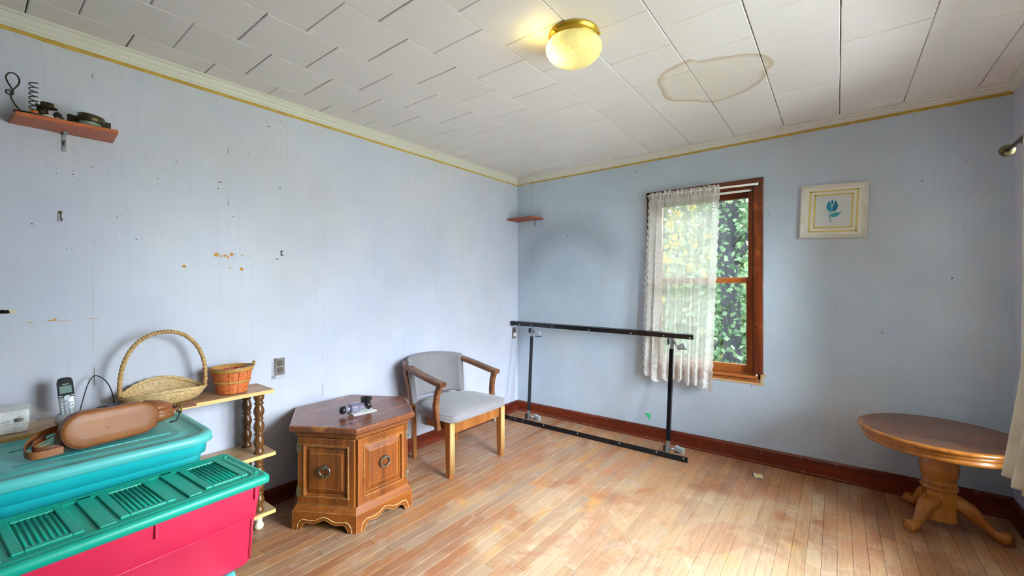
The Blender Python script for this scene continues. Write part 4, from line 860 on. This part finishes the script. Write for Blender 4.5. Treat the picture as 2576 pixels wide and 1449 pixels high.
# cushion outline: straight front, rounded back
def seat_ring(sc, z, crown_=0):
    pts = []; cx_, cy_ = -2.27, cyc
    out = [(-2.040, 1.985), (-2.022, 2.03), (-2.018, cyc), (-2.022, 2.506), (-2.040, 2.552)]
    for a in range(0, 181, 12):
        th = math.radians(90+a); out.append((-2.30+.225*math.cos(th), cyc+.288*math.sin(th)))
    for a, b in out: pts.append(Vector((cx_+(a-cx_)*sc, cy_+(b-cy_)*sc, z)))
    return pts
rs = [seat_ring(.93, .378), seat_ring(.985, .380), seat_ring(1.0, .388), seat_ring(1.0, .425), seat_ring(.985, .434), seat_ring(.93, .446), seat_ring(.78, .458), seat_ring(.5, .466), seat_ring(.2, .468)]
st_ = obj('seat_cushion', G().loft(rs, (True, True)), 'fabric', t)
obj('piping', G().tube([tuple(p) for p in seat_ring(1.002, .430)]+[tuple(seat_ring(1.002, .430)[0])], .0035, 6), 'fabric', st_)
obj('piping', G().tube([tuple(p) for p in seat_ring(1.002, .386)]+[tuple(seat_ring(1.002, .386)[0])], .0035, 6), 'fabric', st_)
rs = [[Vector((p.x, p.y, z)) for p in seat_ring(.94, 0)[5:]] for z in (.315, .380)]
g = G(); g.loft(rs, (False, False), True, closed=False); o = obj('seat_skirt', g, 'fabric', t, fixn=False); m = o.modifiers.new('so', 'SOLIDIFY'); m.thickness = .008
# curved back
def bk(a, r): return (-2.415+r*math.cos(a)*.93, cyc+r*math.sin(a)*1.09)
g = G(); rings = []
for a in [math.radians(q) for q in range(104, 257, 8)]:
    e = abs(math.degrees(a)-180)/76; zt = .762-.022*e**2
    ri, ro = .222, .252; ring = []
    for r_, z in ((ro-.004, .44), (ri+.004, .44), (ri, .45), (ri-.004, .58), (ri-.002, zt-.02), (ri+.008, zt-.004), (ro-.008, zt), (ro, zt-.014), (ro, .45)):
        x, y = bk(a, r_+.014*(z-.44)/.3); ring.append(Vector((x+.02-(z-.44)*.10, y, z)))
    rings.append(ring)
obj('backrest', G().loft(rings, (True, True)), 'fabric', t)
for s_ in (-1, 1):
    ya = cyc+s_*.245
    path = [(-2.575, ya-s_*.006, .722), (-2.545, ya+s_*.014, .714), (-2.47, ya+s_*.032, .697), (-2.37, ya+s_*.040, .676), (-2.27, ya+s_*.043, .655), (-2.18, ya+s_*.042, .637), (-2.112, ya+s_*.040, .628)]
    arm = obj('arm', G().bar(path, [.046, .054, .060, .062, .062, .060, .058], [.034]*7), 'chairarm', t)
    path = [(-2.162, cyc+s_*.290, .318), (-2.172, cyc+s_*.295, .40), (-2.178, cyc+s_*.296, .48), (-2.168, cyc+s_*.292, .56), (-2.145, cyc+s_*.287, .622)]
    obj('arm_post', G().bar(path, [.046, .046, .044, .044, .048], [.032]*5, (0, 1, 0)), 'chairarm', t)

# ------------------------------------------------------------------ spindle shelf unit
t = thing('spindle_shelf_unit', 'low three tier shelf unit with turned spindles against the left wall', 'shelf unit', (-2.54, .3, 0))
YE, YS = 1.030, -.42
for z in (.739, .405, .095):
    x1 = -2.430 if z > .7 else -2.412
    b = obj('shelf_board', G().bb((-2.652, YS, z-.018), (x1, YE, z), .001), 'shelfb', t)
    obj('edge_band', G().bb((x1, YS, z-.0185), (x1+.003, YE, z+.0005), .0008).bb((-2.652, YE, z-.0185), (x1+.003, YE+.003, z+.0005), .0008), 'shelfe', b)
def spindle(x, y, z0, z1):
    H = z1-z0; pr = [(.024, 0), (.026, .010), (.020, .022)]
    a = .028; P_s = (H-.030)/3.5; pr += [(.018, a-.002)]
    for k in range(4):
        for q, rr_ in ((.12, .0200), (.28, .0248), (.42, .0262), (.56, .0250), (.72, .0200), (.84, .0172), (.885, .0178), (.90, .0232), (.93, .0246), (.96, .0232), (.975, .0180)):
            if a+q*P_s < H-.002: pr.append((rr_, a+q*P_s))
        a += P_s
    pr += [(.020, H)]
    return obj('spindle', G().lathe(pr, (x, y, z0), 20), 'spindle', t)
for (z0, z1) in ((.405, .721), (.095, .387)):
    for (x, y) in ((-2.452, .965), (-2.612, .965), (-2.452, -.35), (-2.612, -.35)): spindle(x, y, z0, z1)
for (x, y) in ((-2.452, .965), (-2.612, .965), (-2.452, -.35), (-2.612, -.35)):
    obj('foot', G().lathe([(.012, .001), (.020, .006), (.024, .020), (.018, .034), (.013, .045), (.020, .060), (.020, .077)], (x, y, 0), 18), 'offwhite', t)
    obj('dowel_cap', G().lathe([(.006, 0), (.005, .0012)], (x+.006, y-.01, .7392), 10), 'steel', t)

# peach basket
bc = Vector((-2.535, .868, .7395))
t = thing('peach_basket', 'small orange slatted fruit basket with tan hoops at the end of the shelf', 'basket', tuple(bc))
def br(z): return .066+(z/.135)*.030
NS = 12
for k in range(NS):
    a0, a1 = 2*pi*(k+.03)/NS, 2*pi*(k+.97)/NS; rings = []
    for z, dr in ((0, -.012), (.004, 0), (.06, 0), (.132, 0)):
        r_ = br(z)+dr; rings.append([bc+Vector((q*math.cos(a), q*math.sin(a), z)) for q, a in ((r_, a0), (r_+.0012, (a0+a1)/2), (r_, a1), (r_-.0025, a1), (r_-.0025, a0))])
    obj('slat', G().loft(rings, (True, True), False), 'veneer', t)
obj('inner_lining', G().lathe([(.060, .003), (.0635, .004), (br(.06)-.004, .06), (br(.13)-.004, .130)], bc, 32, cap=(True, False)), 'veneerin', t)
def hoop(z, w, r_): return G().lathe([(r_, z-w/2), (r_+.003, z-w/2), (r_+.003+w*.22, z+w/2), (r_+w*.22, z+w/2), (r_, z-w/2)], bc, 40, cap=(False, False))
obj('hoop', hoop(.125, .020, br(.115)+.001), 'hoop', t); obj('hoop', hoop(.062, .012, br(.056)+.001), 'hoop', t)
obj('inner_hoop', G().lathe([(br(.118)-.007, .118), (br(.118)-.004, .118), (br(.135)-.004, .136), (br(.135)-.007, .136), (br(.118)-.007, .118)], bc, 40, cap=(False, False)), 'hoop', t)
hp = [bc+Vector((.094*math.cos(a), .094*math.sin(a)*.99, .134)) for a in [math.radians(q) for q in range(-60, 121, 12)]]
hp = [bc+Vector((.099*math.cos(math.radians(q)), .099*math.sin(math.radians(q)), .137+.004*math.sin(math.radians(q)*2))) for q in range(-70, 111, 10)]
wb_ = obj('wire_handle', G().tube(hp, .0018, 6), 'steel', t)
obj('wooden_grip', G().tube([bc+Vector((.03, .094, .140)), bc+Vector((-.022, .112, .142))], .008, 12), 'hoop', wb_)

# wicker basket with tall handle
wc = Vector((-2.545, .588, .7395)); WA, WBx = .158, .104
t = thing('wicker_basket', 'oval woven wicker basket with a tall arched handle on the top shelf', 'basket', tuple(wc))
def wk(z, a):
    q = z/.068; k = .66+.34*math.sin(min(1, q)*pi/2); lift = ((.034 if math.cos(a) < 0 else -.002)*math.cos(a)**2-.018*math.sin(a)**2)*q
    return wc+Vector((WBx*k*math.cos(a), WA*k*math.sin(a), z+lift+.004))
gw = G()
for row in range(13):
    z = row*.0053+.001; ph = row*pi
    gw.tube([wk(z, a)+Vector((math.cos(a), math.sin(a), 0))*(.0028*math.sin(a*22+ph)) for a in [2*pi*k/176 for k in range(177)]], .0034, 5, cap=False)
w_ = stuff(obj('woven_body', gw, 'wicker', t))
gb = G(); gb.loft([[wk(z, a)*1.0-Vector((math.cos(a), math.sin(a), 0))*.001 for a in [2*pi*k/60 for k in range(60)]] for z in (0, .012, .024, .036, .048, .060, .067)], (False, False)); o = obj('inner_weave', gb, 'wicker', t, fixn=False); m = o.modifiers.new('so', 'SOLIDIFY'); m.thickness = .0025; m.offset = 0
gs = G()
for k in range(44):
    a = 2*pi*k/44; gs.tube([wk(z, a) for z in (0, .02, .04, .066)], .0022, 5)
stuff(obj('stakes', gs, 'wicker', t))
obj('base', G().lathe([(.001, 0), (.1, 0), (.1, .004), (.001, .004)], (0, 0, 0), 40), 'wicker', t); bo = t.children[-1]
for v_ in bo.data.vertices: v_.co = wc+Vector((v_.co.x*.60, v_.co.y*1.04, v_.co.z+.002))
obj('rim', G().tube([wk(.068, a) for a in [2*pi*k/80 for k in range(81)]], .0065, 8).tube([wk(.068, a)+Vector((0, 0, .006+.002*math.sin(a*30))) for a in [2*pi*k/160 for k in range(161)]], .004, 6), 'wicker', t)
hp = []; rd = []
for k in range(41):
    a = pi*k/40; s_ = -math.cos(a); hp.append(wc+Vector((.004*math.sin(5*a), (WA+.003)*s_*(1+.09*math.sin(a)**.8*(1-abs(s_)*.2)), .052+.291*math.sin(a)**.80))); rd.append(.0085+.0010*math.sin(k*3.1))
hd = obj('handle', G().tube(hp, rd, 12), 'wickerd', t)
hel = []
for k in range(561):
    f = k/560*40; i0 = min(39, int(f)); p = hp[i0].lerp(hp[i0+1], f-i0); d = (hp[i0+1]-hp[i0]).normalized(); u = Vector((1, 0, 0)); w2 = d.cross(u).normalized(); a = k/560*2*pi*46; hel.append(p+u*(.0088*math.cos(a))+w2*(.0088*math.sin(a)))
obj('handle_wrap', G().tube(hel, .0022, 5), 'wicker', hd)

# cordless phone on its cradle
pc = Vector((-2.520, .268, .7395))
t = thing('cordless_phone', 'silver and black cordless handset standing behind the brown bag', 'phone', tuple(pc))
RX = Matrix.Rotation(math.radians(4.5), 3, 'X') @ Matrix.Rotation(math.radians(-9), 3, 'Y')     # lean back and sideways
FY = Matrix.Rotation(math.radians(-4), 3, 'Z')
def ph(a, b, c_): # a: across (to the right), b: up, c: towards room
    v_ = FY @ (RX @ Vector((c_, a, b))); return pc+v_+Vector((.0, 0, .002))
def phring(b, w, d0, d1):
    return [ph(x, b, y) for x, y in ((-w, d0+.004), (-w+.005, d0), (w-.005, d0), (w, d0+.004), (w, d1-.004), (w-.005, d1), (-w+.005, d1), (-w, d1-.004))]
body = obj('handset', G().loft([phring(.002, .016, -.006, .010), phring(.010, .021, -.010, .012), phring(.06, .0235, -.012, .013), phring(.12, .0245, -.012, .013), phring(.160, .024, -.011, .013), phring(.176, .020, -.009, .011), phring(.181, .012, -.006, .008)], (True, True)), 'silver', t)
def plate(a0, a1, b0, b1, d0, d1, mat, name, parent, ch=.0): 
    g = G().loft([[ph(x, y, d) for x, y in ((a0, b0), (a1, b0), (a1, b1), (a0, b1))] for d in (d0, d1)], (True, True), False); return obj(name, g, mat, parent)
g = G().loft([[ph(x, y, d) for x, y in ((-.0225, .100), (-.010, .098), (-.004, .107), (.008, .107), (.012, .098), (.0235, .100), (.0235, .160), (.020, .174), (.012, .180), (-.012, .180), (-.020, .174), (-.0235, .160))] for d in (.011, .0145)], (True, True), False)
fp = obj('face_panel', g, 'blackp', body); plate(-.0175, .0175, .116, .146, .014, .0153, 'screen', 'display', body)
obj('navigation_key', G().loft([[ph(.002+.011*math.cos(a), .096+.009*math.sin(a), d) for a in [2*pi*k/16 for k in range(16)]] for d in (.012, .0155)], (True, True), False), 'key', body)
plate(-.021, -.011, .103, .107, .014, .0155, 'key', 'soft_key', body); plate(.013, .022, .103, .107, .014, .0155, 'key', 'soft_key', body)
for r_ in range(5):
    for c_ in range(3): plate(-.0185+c_*.013, -.0095+c_*.013, .070-r_*.0125, .078-r_*.0125, .011, .0152, 'key', 'key', body)
    for c_ in range(3): plate(-.0115+c_*.013, -.0095+c_*.013, .072-r_*.0125, .077-r_*.0125, .0152, .0155, 'ink', 'key_print', body)
def text(body_, size, loc, rot, mat, parent, name='lettering'):
    cu = bpy.data.curves.new(name, 'FONT'); cu.body = body_; cu.size = size; cu.align_x = 'CENTER'; cu.align_y = 'CENTER'; cu.extrude = .0001
    to = bpy.data.objects.new(name, cu); COL.objects.link(to); bpy.context.view_layer.update()
    me = bpy.data.meshes.new_from_object(to); bpy.data.objects.remove(to); me.materials.append(M[mat]); 
    me.transform(Matrix.Translation(loc) @ rot.to_4x4()); o = bpy.data.objects.new(name, me); COL.objects.link(o); par(o, parent); return o
base_rot = Matrix(((0, 0, 1), (1, 0, 0), (0, 1, 0)))      # text plane facing +x, reading along +y
text('vtech', .0085, ph(.001, .153, .0152), FY @ RX @ base_rot, 'white', body)
cr_ = obj('cradle', G().loft([rr(pc.x-.01, pc.y, .085, .075, .02, .740), rr(pc.x-.01, pc.y, .088, .078, .02, .748), rr(pc.x-.015, pc.y, .062, .066, .018, .768), rr(pc.x-.02, pc.y, .035, .055, .014, .776)], (True, True)), 'silver', t)
obj('power_cord', G().tube(smooth_path([Vector(q) for q in [(-2.56, .30, .75), (-2.60, .33, .86), (-2.62, .355, .900), (-2.60, .382, .885), (-2.585, .400, .85), (-2.58, .412, .80), (-2.58, .415, .772), (-2.575, .435, .755)]]), .0022, 6).tube([(-2.55, .345, .765), (-2.54, .36, .775), (-2.55, .40, .770), (-2.56, .44, .765), (-2.57, .46, .755), (-2.575, .465, .745)], .002, 6).tube([(-2.53, .345, .742), (-2.525, .35, .77), (-2.53, .36, .775), (-2.535, .365, .745)], .003, 6), 'cord', t)
o = obj('power_adapter', G().box((-2.545, .395, .757), (.05, .055, .032), Matrix.Rotation(.4, 3, 'Z') @ Matrix.Rotation(.2, 3, 'X'), .006), 'blackp'); tag(o, 'small black power adapter lying on the shelf behind the bag', 'adapter')
# white box in a clear bag
t = thing('white_device_box', 'white plastic box with a barcode at the left end of the shelf', 'box', (-2.53, .09, .7395))
q = [Vector((-2.475, -.06, .741)), Vector((-2.475, .150, .741)), Vector((-2.60, .165, .741)), Vector((-2.60, -.05, .741))]
obj('box_base', G().loft([q, [p+Vector((0, 0, .040)) for p in q]], (True, True), False), 'white', t, bev=.004)
q2 = [Vector((-2.470, -.065, .776)), Vector((-2.470, .155, .776)), Vector((-2.605, .168, .776)), Vector((-2.605, -.055, .776))]
lid_ = obj('box_lid', G().loft([q2, [p+Vector((-.004, 0, .030)) for p in q2], [p+Vector((-.012 if k < 2 else .008, 0, .048)) for k, p in enumerate(q2)]], (True, True), False), 'white', t, bev=.004)
g = G(); y = .118
for k in range(9): w = random.choice((.0008, .0014, .002)); g.bb((-2.4705, y, .783), (-2.4690, y+w, .797)); y += w+random.choice((.0008, .0014))
obj('barcode', g, 'ink', lid_)
g = G().bb((-2.4705, .085, .787), (-2.469, .108, .7885)).bb((-2.4705, .098, .793), (-2.469, .108, .794)).bb((-2.4705, .066, .785), (-2.469, .071, .795)).bb((-2.4705, .124, .801), (-2.4695, .134, .8025)); obj('printed_lines', g, 'ink', lid_)
g = G(); NUu, NVv = 36, 22
for j in range(NVv+1):
    for i_ in range(NUu+1):
        u, v = i_/NUu, j/NVv; a = v*pi*1.05-.05; y = -.10+u*.325; e = 1-.55*max(0, (u-.72)/.28)
        hgt = .108*e+.010*noise.noise(Vector((u*7, v*5, 1))); x = -2.535+.085*e*math.cos(a)+.008*noise.noise(Vector((u*9, v*6, 4))); z = .742+hgt*max(0, math.sin(a))**.7+.005*noise.noise(Vector((u*14, v*9, 2)))
        g.v.append((x, y, max(.741, z)))
for j in range(NVv):
    for i_ in range(NUu): a = j*(NUu+1)+i_; g.f.append((a, a+1, a+NUu+2, a+NUu+1)); g.sm.append(True)
o = obj('plastic_bag', g, 'film', fixn=False); tag(o, 'crumpled clear plastic bag wrapped over the white box', 'plastic bag')

# ------------------------------------------------------------------ totes
def tote(name, label, cx, cy, w, l, z0, z1, ax, body, lidm, rim=.022, inset=.03, group=None, r=.07):
    # w across (toward wall), l along the room
    t = thing(name, label, 'storage bin', (cx, cy, z0), group); zr = z1-.030; e = Vector((ax[0], ax[1], 0)).normalized()
    rs = [rr(cx, cy, w-.11, l-.11, r, z0+.001, 6, ax), rr(cx, cy, w-.09, l-.09, r, z0+.010, 6, ax), rr(cx, cy, w-.062, l-.062, r, z1-.085, 6, ax), rr(cx, cy, w-.058, l-.058, r, z1-.080, 6, ax), rr(cx, cy, w-.038, l-.038, r, z1-.078, 6, ax), rr(cx, cy, w-.032, l-.032, r, zr, 6, ax)]
    obj('tub', G().loft(rs, (True, False)), body, t)
    return t
# turquoise stack
TX, TY, TW, TL = -2.174, .296, .494, .632; tax = (1, 0)
for z0, z1, lab in ((.0, .350, 'turquoise plastic tote at the bottom, under the tote with the bag'), (.352, .727, 'turquoise plastic tote with a grooved lid carrying the brown bag')):
    t = tote('plastic_tote', lab, TX, TY, TW, TL, z0, z1, tax, 'teal', None)
    Rr = lambda dw, dl, z, r=.085: rr(TX, TY, TW-dw, TL-dl, max(.02, r), z, 8, tax)
    lid = obj('lid', G().loft([Rr(.002, .002, z1-.034), Rr(-.004, -.004, z1-.032), Rr(0, 0, z1-.010), Rr(.012, .012, z1-.002), Rr(.022, .022, z1), Rr(.060, .060, z1, .07), Rr(.066, .066, z1-.004, .07), Rr(.085, .085, z1-.005, .06), Rr(.10, .10, z1-.008, .055), Rr(.17, .17, z1-.008, .05), Rr(.18, .18, z1-.004, .045)], (False, True)), 'teallid', t)
    b = Vector((-tax[1], tax[0], 0)).normalized(); a = Vector((tax[0], tax[1], 0)).normalized(); c_ = Vector((TX, TY, z1-.004))
    for s_ in (-.10, .10): obj('lid_ridge', G().tube([c_+a*s_-b*.20, c_+a*s_+b*.20], .005, 6, .6), 'teallid', lid)
# bin below the red one, then the red bin
Ld = Vector((.071, -.9975, 0)).normalized(); Wv = Vector((-.9975, -.071, 0)).normalized()
def LW(s_, w, z): p = Vector((-1.576, .662, 0))+Ld*s_+Wv*w; p.z = z; return p
bx2 = Vector((-1.730, .275, 0)); 
t = tote('plastic_tote', 'turquoise lidded tote underneath the red bin, only its lid corner showing', bx2.x, bx2.y, .33, .57, 0, .333, (1, .07), 'teal', None, r=.05)
Rr = lambda dw, dl, z, r=.06: rr(bx2.x, bx2.y, .33-dw, .57-dl, max(.02, r), z, 8, (1, .07))
obj('lid', G().loft([Rr(.002, .002, .303), Rr(-.004, -.004, .305), Rr(0, 0, .326), Rr(.012, .012, .333), Rr(.05, .05, .333), Rr(.06, .06, .329)], (False, True)), 'teallid', t)
t = thing('red_storage_bin', 'long raspberry red bin with a slatted green lid in the foreground', 'storage bin', tuple(LW(.38, .17, .335)))
LL, LWd = .80, .345
def lr(d, z, r=.022, dd=None):     # lid ring inset d
    d2 = d if dd is None else dd; c_ = LW(LL/2, LWd/2, z); return rr(c_.x, c_.y, LWd-2*d, LL-2*d2, r, z, 6, (-Wv.x, -Wv.y))
tub = obj('tub', G().loft([lr(.050, .336, .03), lr(.038, .350, .04), lr(.030, .500, .035), lr(.0275, .502, .035), lr(.016, .625, .03)], (True, False)), 'red', t)
for s_ in (.045, .318, .60):
    p = LW(s_, .017, 0); obj('rib', G().bar([(p.x, p.y, .566), (p.x, p.y, .622)], .010, .008, tuple(-Wv)), 'red', tub)
g = G()
for (a0, w0, z0, a1, w1, z1) in ((.03, .0275, .5015, .77, .0275, .5015), (.052, .0285, .500, .056, .0365, .360)):
    p, q = LW(a0, w0-.001, z0), LW(a1, w1-.001, z1); g.tube([p, q], .0022, 6)
obj('moulded_line', g, 'red', tub)
lid = obj('lid', G().loft([lr(.004, .612), lr(.0, .614), lr(.0, .632), lr(.006, .640), lr(.016, .6405), lr(.020, .637), lr(.026, .637), lr(.030, .6405), lr(.040, .6405), lr(.044, .634)], (False, True)), 'green', t)
def plate2(s0, s1, w0, w1, z0, z1, name, par_, ch=.003, mat='green'):
    c_ = (LW(s0, w0, z0)+LW(s1, w1, z1))/2; R = Matrix((Ld, Wv, Vector((0, 0, 1)))).transposed(); return obj(name, G().box(c_, (abs(s1-s0), abs(w1-w0), z1-z0), R, ch), mat, par_)
for k, s0 in enumerate((.055, .265, .468, .69)):      # plates between vents, vents
    if k < 3:
        f = None; a0, a1 = s0+.012, s0+.098
        fr_ = plate2(a0-.022, a0, .070, .305, .632, .6405, 'vent_frame', lid); plate2(a1, a1+.022, .070, .305, .632, .6405, 'vent_frame', lid)
        plate2(a0, a1, .288, .305, .632, .6405, 'vent_frame', lid); plate2(a0, a1, .070, .086, .632, .6405, 'vent_frame', lid)
        for q in range(7):
            y = a0+.007+q*.0120; p0, p1 = LW(y, .088, .6345), LW(y, .287, .6345); obj('vent_slat', G().tube([p0, p1], .0034, 8, 1.2), 'green', lid)
for a0, a1 in ((.046, .030), (.186, .222), (.392, .428), (.60, .73)):
    lo_, hi_ = min(a0, a1), max(a0, a1); 
    if hi_-lo_ > .02: plate2(lo_+.004, hi_+.004, .052, .320, .632, .6405, 'lid_panel', lid)
# right end latch wells
for w in (.055, .29): plate2(.020, .030, w, w+.012, .638, .643, 'latch_tab', lid, .001)

# ------------------------------------------------------------------ brown bag on the turquoise tote
bz = .7285
A_ = Vector((-2.075, .200, bz)); B_ = Vector((-2.135, .480, bz)); 
t = thing('brown_leather_bag', 'brown leather handbag lying on its side on the turquoise tote', 'bag', tuple((A_+B_)/2))
d = (B_-A_).normalized(); q_ = Vector((-d.y, d.x, 0)); 
if q_.x > 0: q_ = -q_     # q_ points to the wall
L_ = (B_-A_).length
rings = []
for k in range(25):
    s_ = k/24; x = s_*L_*1.0
    e = 1-abs(2*s_-1)**5; e2 = max(.05, e)**.5
    hgt = .122*(.25+.75*e2)*(1-.06*s_)+.004*math.sin(s_*9); dep = .082*(.5+.5*e2)
    c_ = A_+d*(x*.97+.012)+q_*(.062)+Vector((0, 0, hgt*.5+.001)); ring = []
    for j in range(20):
        a = 2*pi*j/20; ca, sa = math.cos(a), math.sin(a); ca = math.copysign(abs(ca)**.7, ca); sa = math.copysign(abs(sa)**.8, sa)
        wr = 1+.03*noise.noise(Vector((s_*6, a, 3)))
        ring.append(c_-q_*(dep*.62*ca*wr)+Vector((0, 0, hgt*.5*sa*wr)))
    rings.append(ring)
bd = obj('bag_body', G().loft(rings, (True, True)), 'leather', t)
# oval end panel facing the room
def stad(g_, off, grow=0):
    out = []; L2 = L_-.012+2*grow; H2 = .120+2*grow; r = H2/2; c_ = A_+d*(L_*.5)+Vector((0, 0, .064))
    for k in range(32):
        a = 2*pi*k/32; cx_ = (L2/2-r)*(1 if math.cos(a) > 0 else -1)+r*math.cos(a); cz_ = r*math.sin(a)*(1-.06*(cx_/L2+.5))
        out.append(c_+d*cx_+Vector((0, 0, cz_-.006*(cx_/L2)))-q_*off+q_*(.10*(cz_+.05)*.9))
    return out
pn = obj('oval_panel', G().loft([stad(0, -.018), stad(0, -.004, .002), stad(0, .001), stad(0, .004, -.008), stad(0, .006, -.03)], (False, True)), 'leather', t)
obj('seam', G().tube(stad(0, -.003, .003)+[stad(0, -.003, .003)[0]], .0016, 5), 'leatherd', pn)
# stitched mark on the panel
c_ = A_+d*(L_*.42)+Vector((0, 0, .058))-q_*.002; obj('stitch_mark', G().tube([c_-q_*.001, c_+d*.012+Vector((0, 0, .002))-q_*.001], .0012, 5), 'hoop', pn)
# gathered neck and hardware at the right end
e0 = A_+d*(L_*.93)+q_*.060+Vector((0, 0, .060))
for k, (dz, dq, r0) in enumerate(((.020, -.012, .034), (-.012, -.026, .036), (.026, .016, .032), (-.01, .026, .030), (.004, -.032, .026))):
    obj('gathered_fold', G().tube([e0+Vector((0, 0, dz))+q_*dq, e0+d*.045+Vector((0, 0, dz*.9-.002))+q_*dq*.9, e0+d*.078+Vector((0, 0, dz*.8-.006))+q_*dq*.8], [r0, r0*.80, r0*.45], 12, .8), 'leather', t)
h0 = e0+d*.078+Vector((0, 0, -.008))
obj('closing_strap', G().bar([h0, h0+d*.03+Vector((0, 0, .006)), h0+d*.075+Vector((0, 0, .004)), h0+d*.095+Vector((0, 0, .002))], .030, .010), 'leatherd', t)
obj('buckle', G().tube([h0+d*.035+q_*a+Vector((0, 0, b)) for a, b in ((-.018, -.016), (-.018, .020), (.018, .020), (.018, -.016), (-.018, -.016))], .003, 8), 'brass', t)
obj('drawstring', G().tube([h0+d*.01+Vector((0, 0, .02)), h0+d*.03-q_*.02+Vector((0, 0, -.01)), h0+d*.01-q_*.03+Vector((0, 0, -.040)), h0-d*.01-q_*.02+Vector((0, 0, -.043))], .003, 6), 'cord', t)
# strap loop at the left end
zs = Vector((0, 0, .014))
lp = [A_-d*-.010+q_*.010, A_-d*.030+q_*.012, A_-d*.058+q_*.020, A_-d*.068+q_*.045, A_-d*.058+q_*.085, A_-d*.030+q_*.115, A_+d*.01+q_*.125, A_+d*.05+q_*.12]
zl = [.015, .014, .015, .020, .030, .045, .060, .066]
obj('strap', G().bar(smooth_path([p+Vector((0, 0, z)) for p, z in zip(lp, zl)]), .0035, .024, (0, 0, 1)), 'leather', t)
lp2 = [A_+d*.02+q_*.03, A_-d*.02+q_*.032, A_-d*.043+q_*.042, A_-d*.048+q_*.06, A_-d*.035+q_*.085, A_-d*.005+q_*.10]
obj('strap', G().bar(smooth_path([p+Vector((0, 0, z)) for p, z in zip(lp2, [.020, .022, .024, .030, .038, .046])]), .0035, .022, (0, 0, 1)), 'leatherd', t)
obj('drawstring', G().tube(smooth_path([A_+d*.0+q_*.06+Vector((0, 0, .035)), A_-d*.035+q_*.06+Vector((0, 0, .030)), A_-d*.04+q_*.075+Vector((0, 0, .028)), A_+d*.01+q_*.09+Vector((0, 0, .05))]), .002, 6), 'hoop', t)
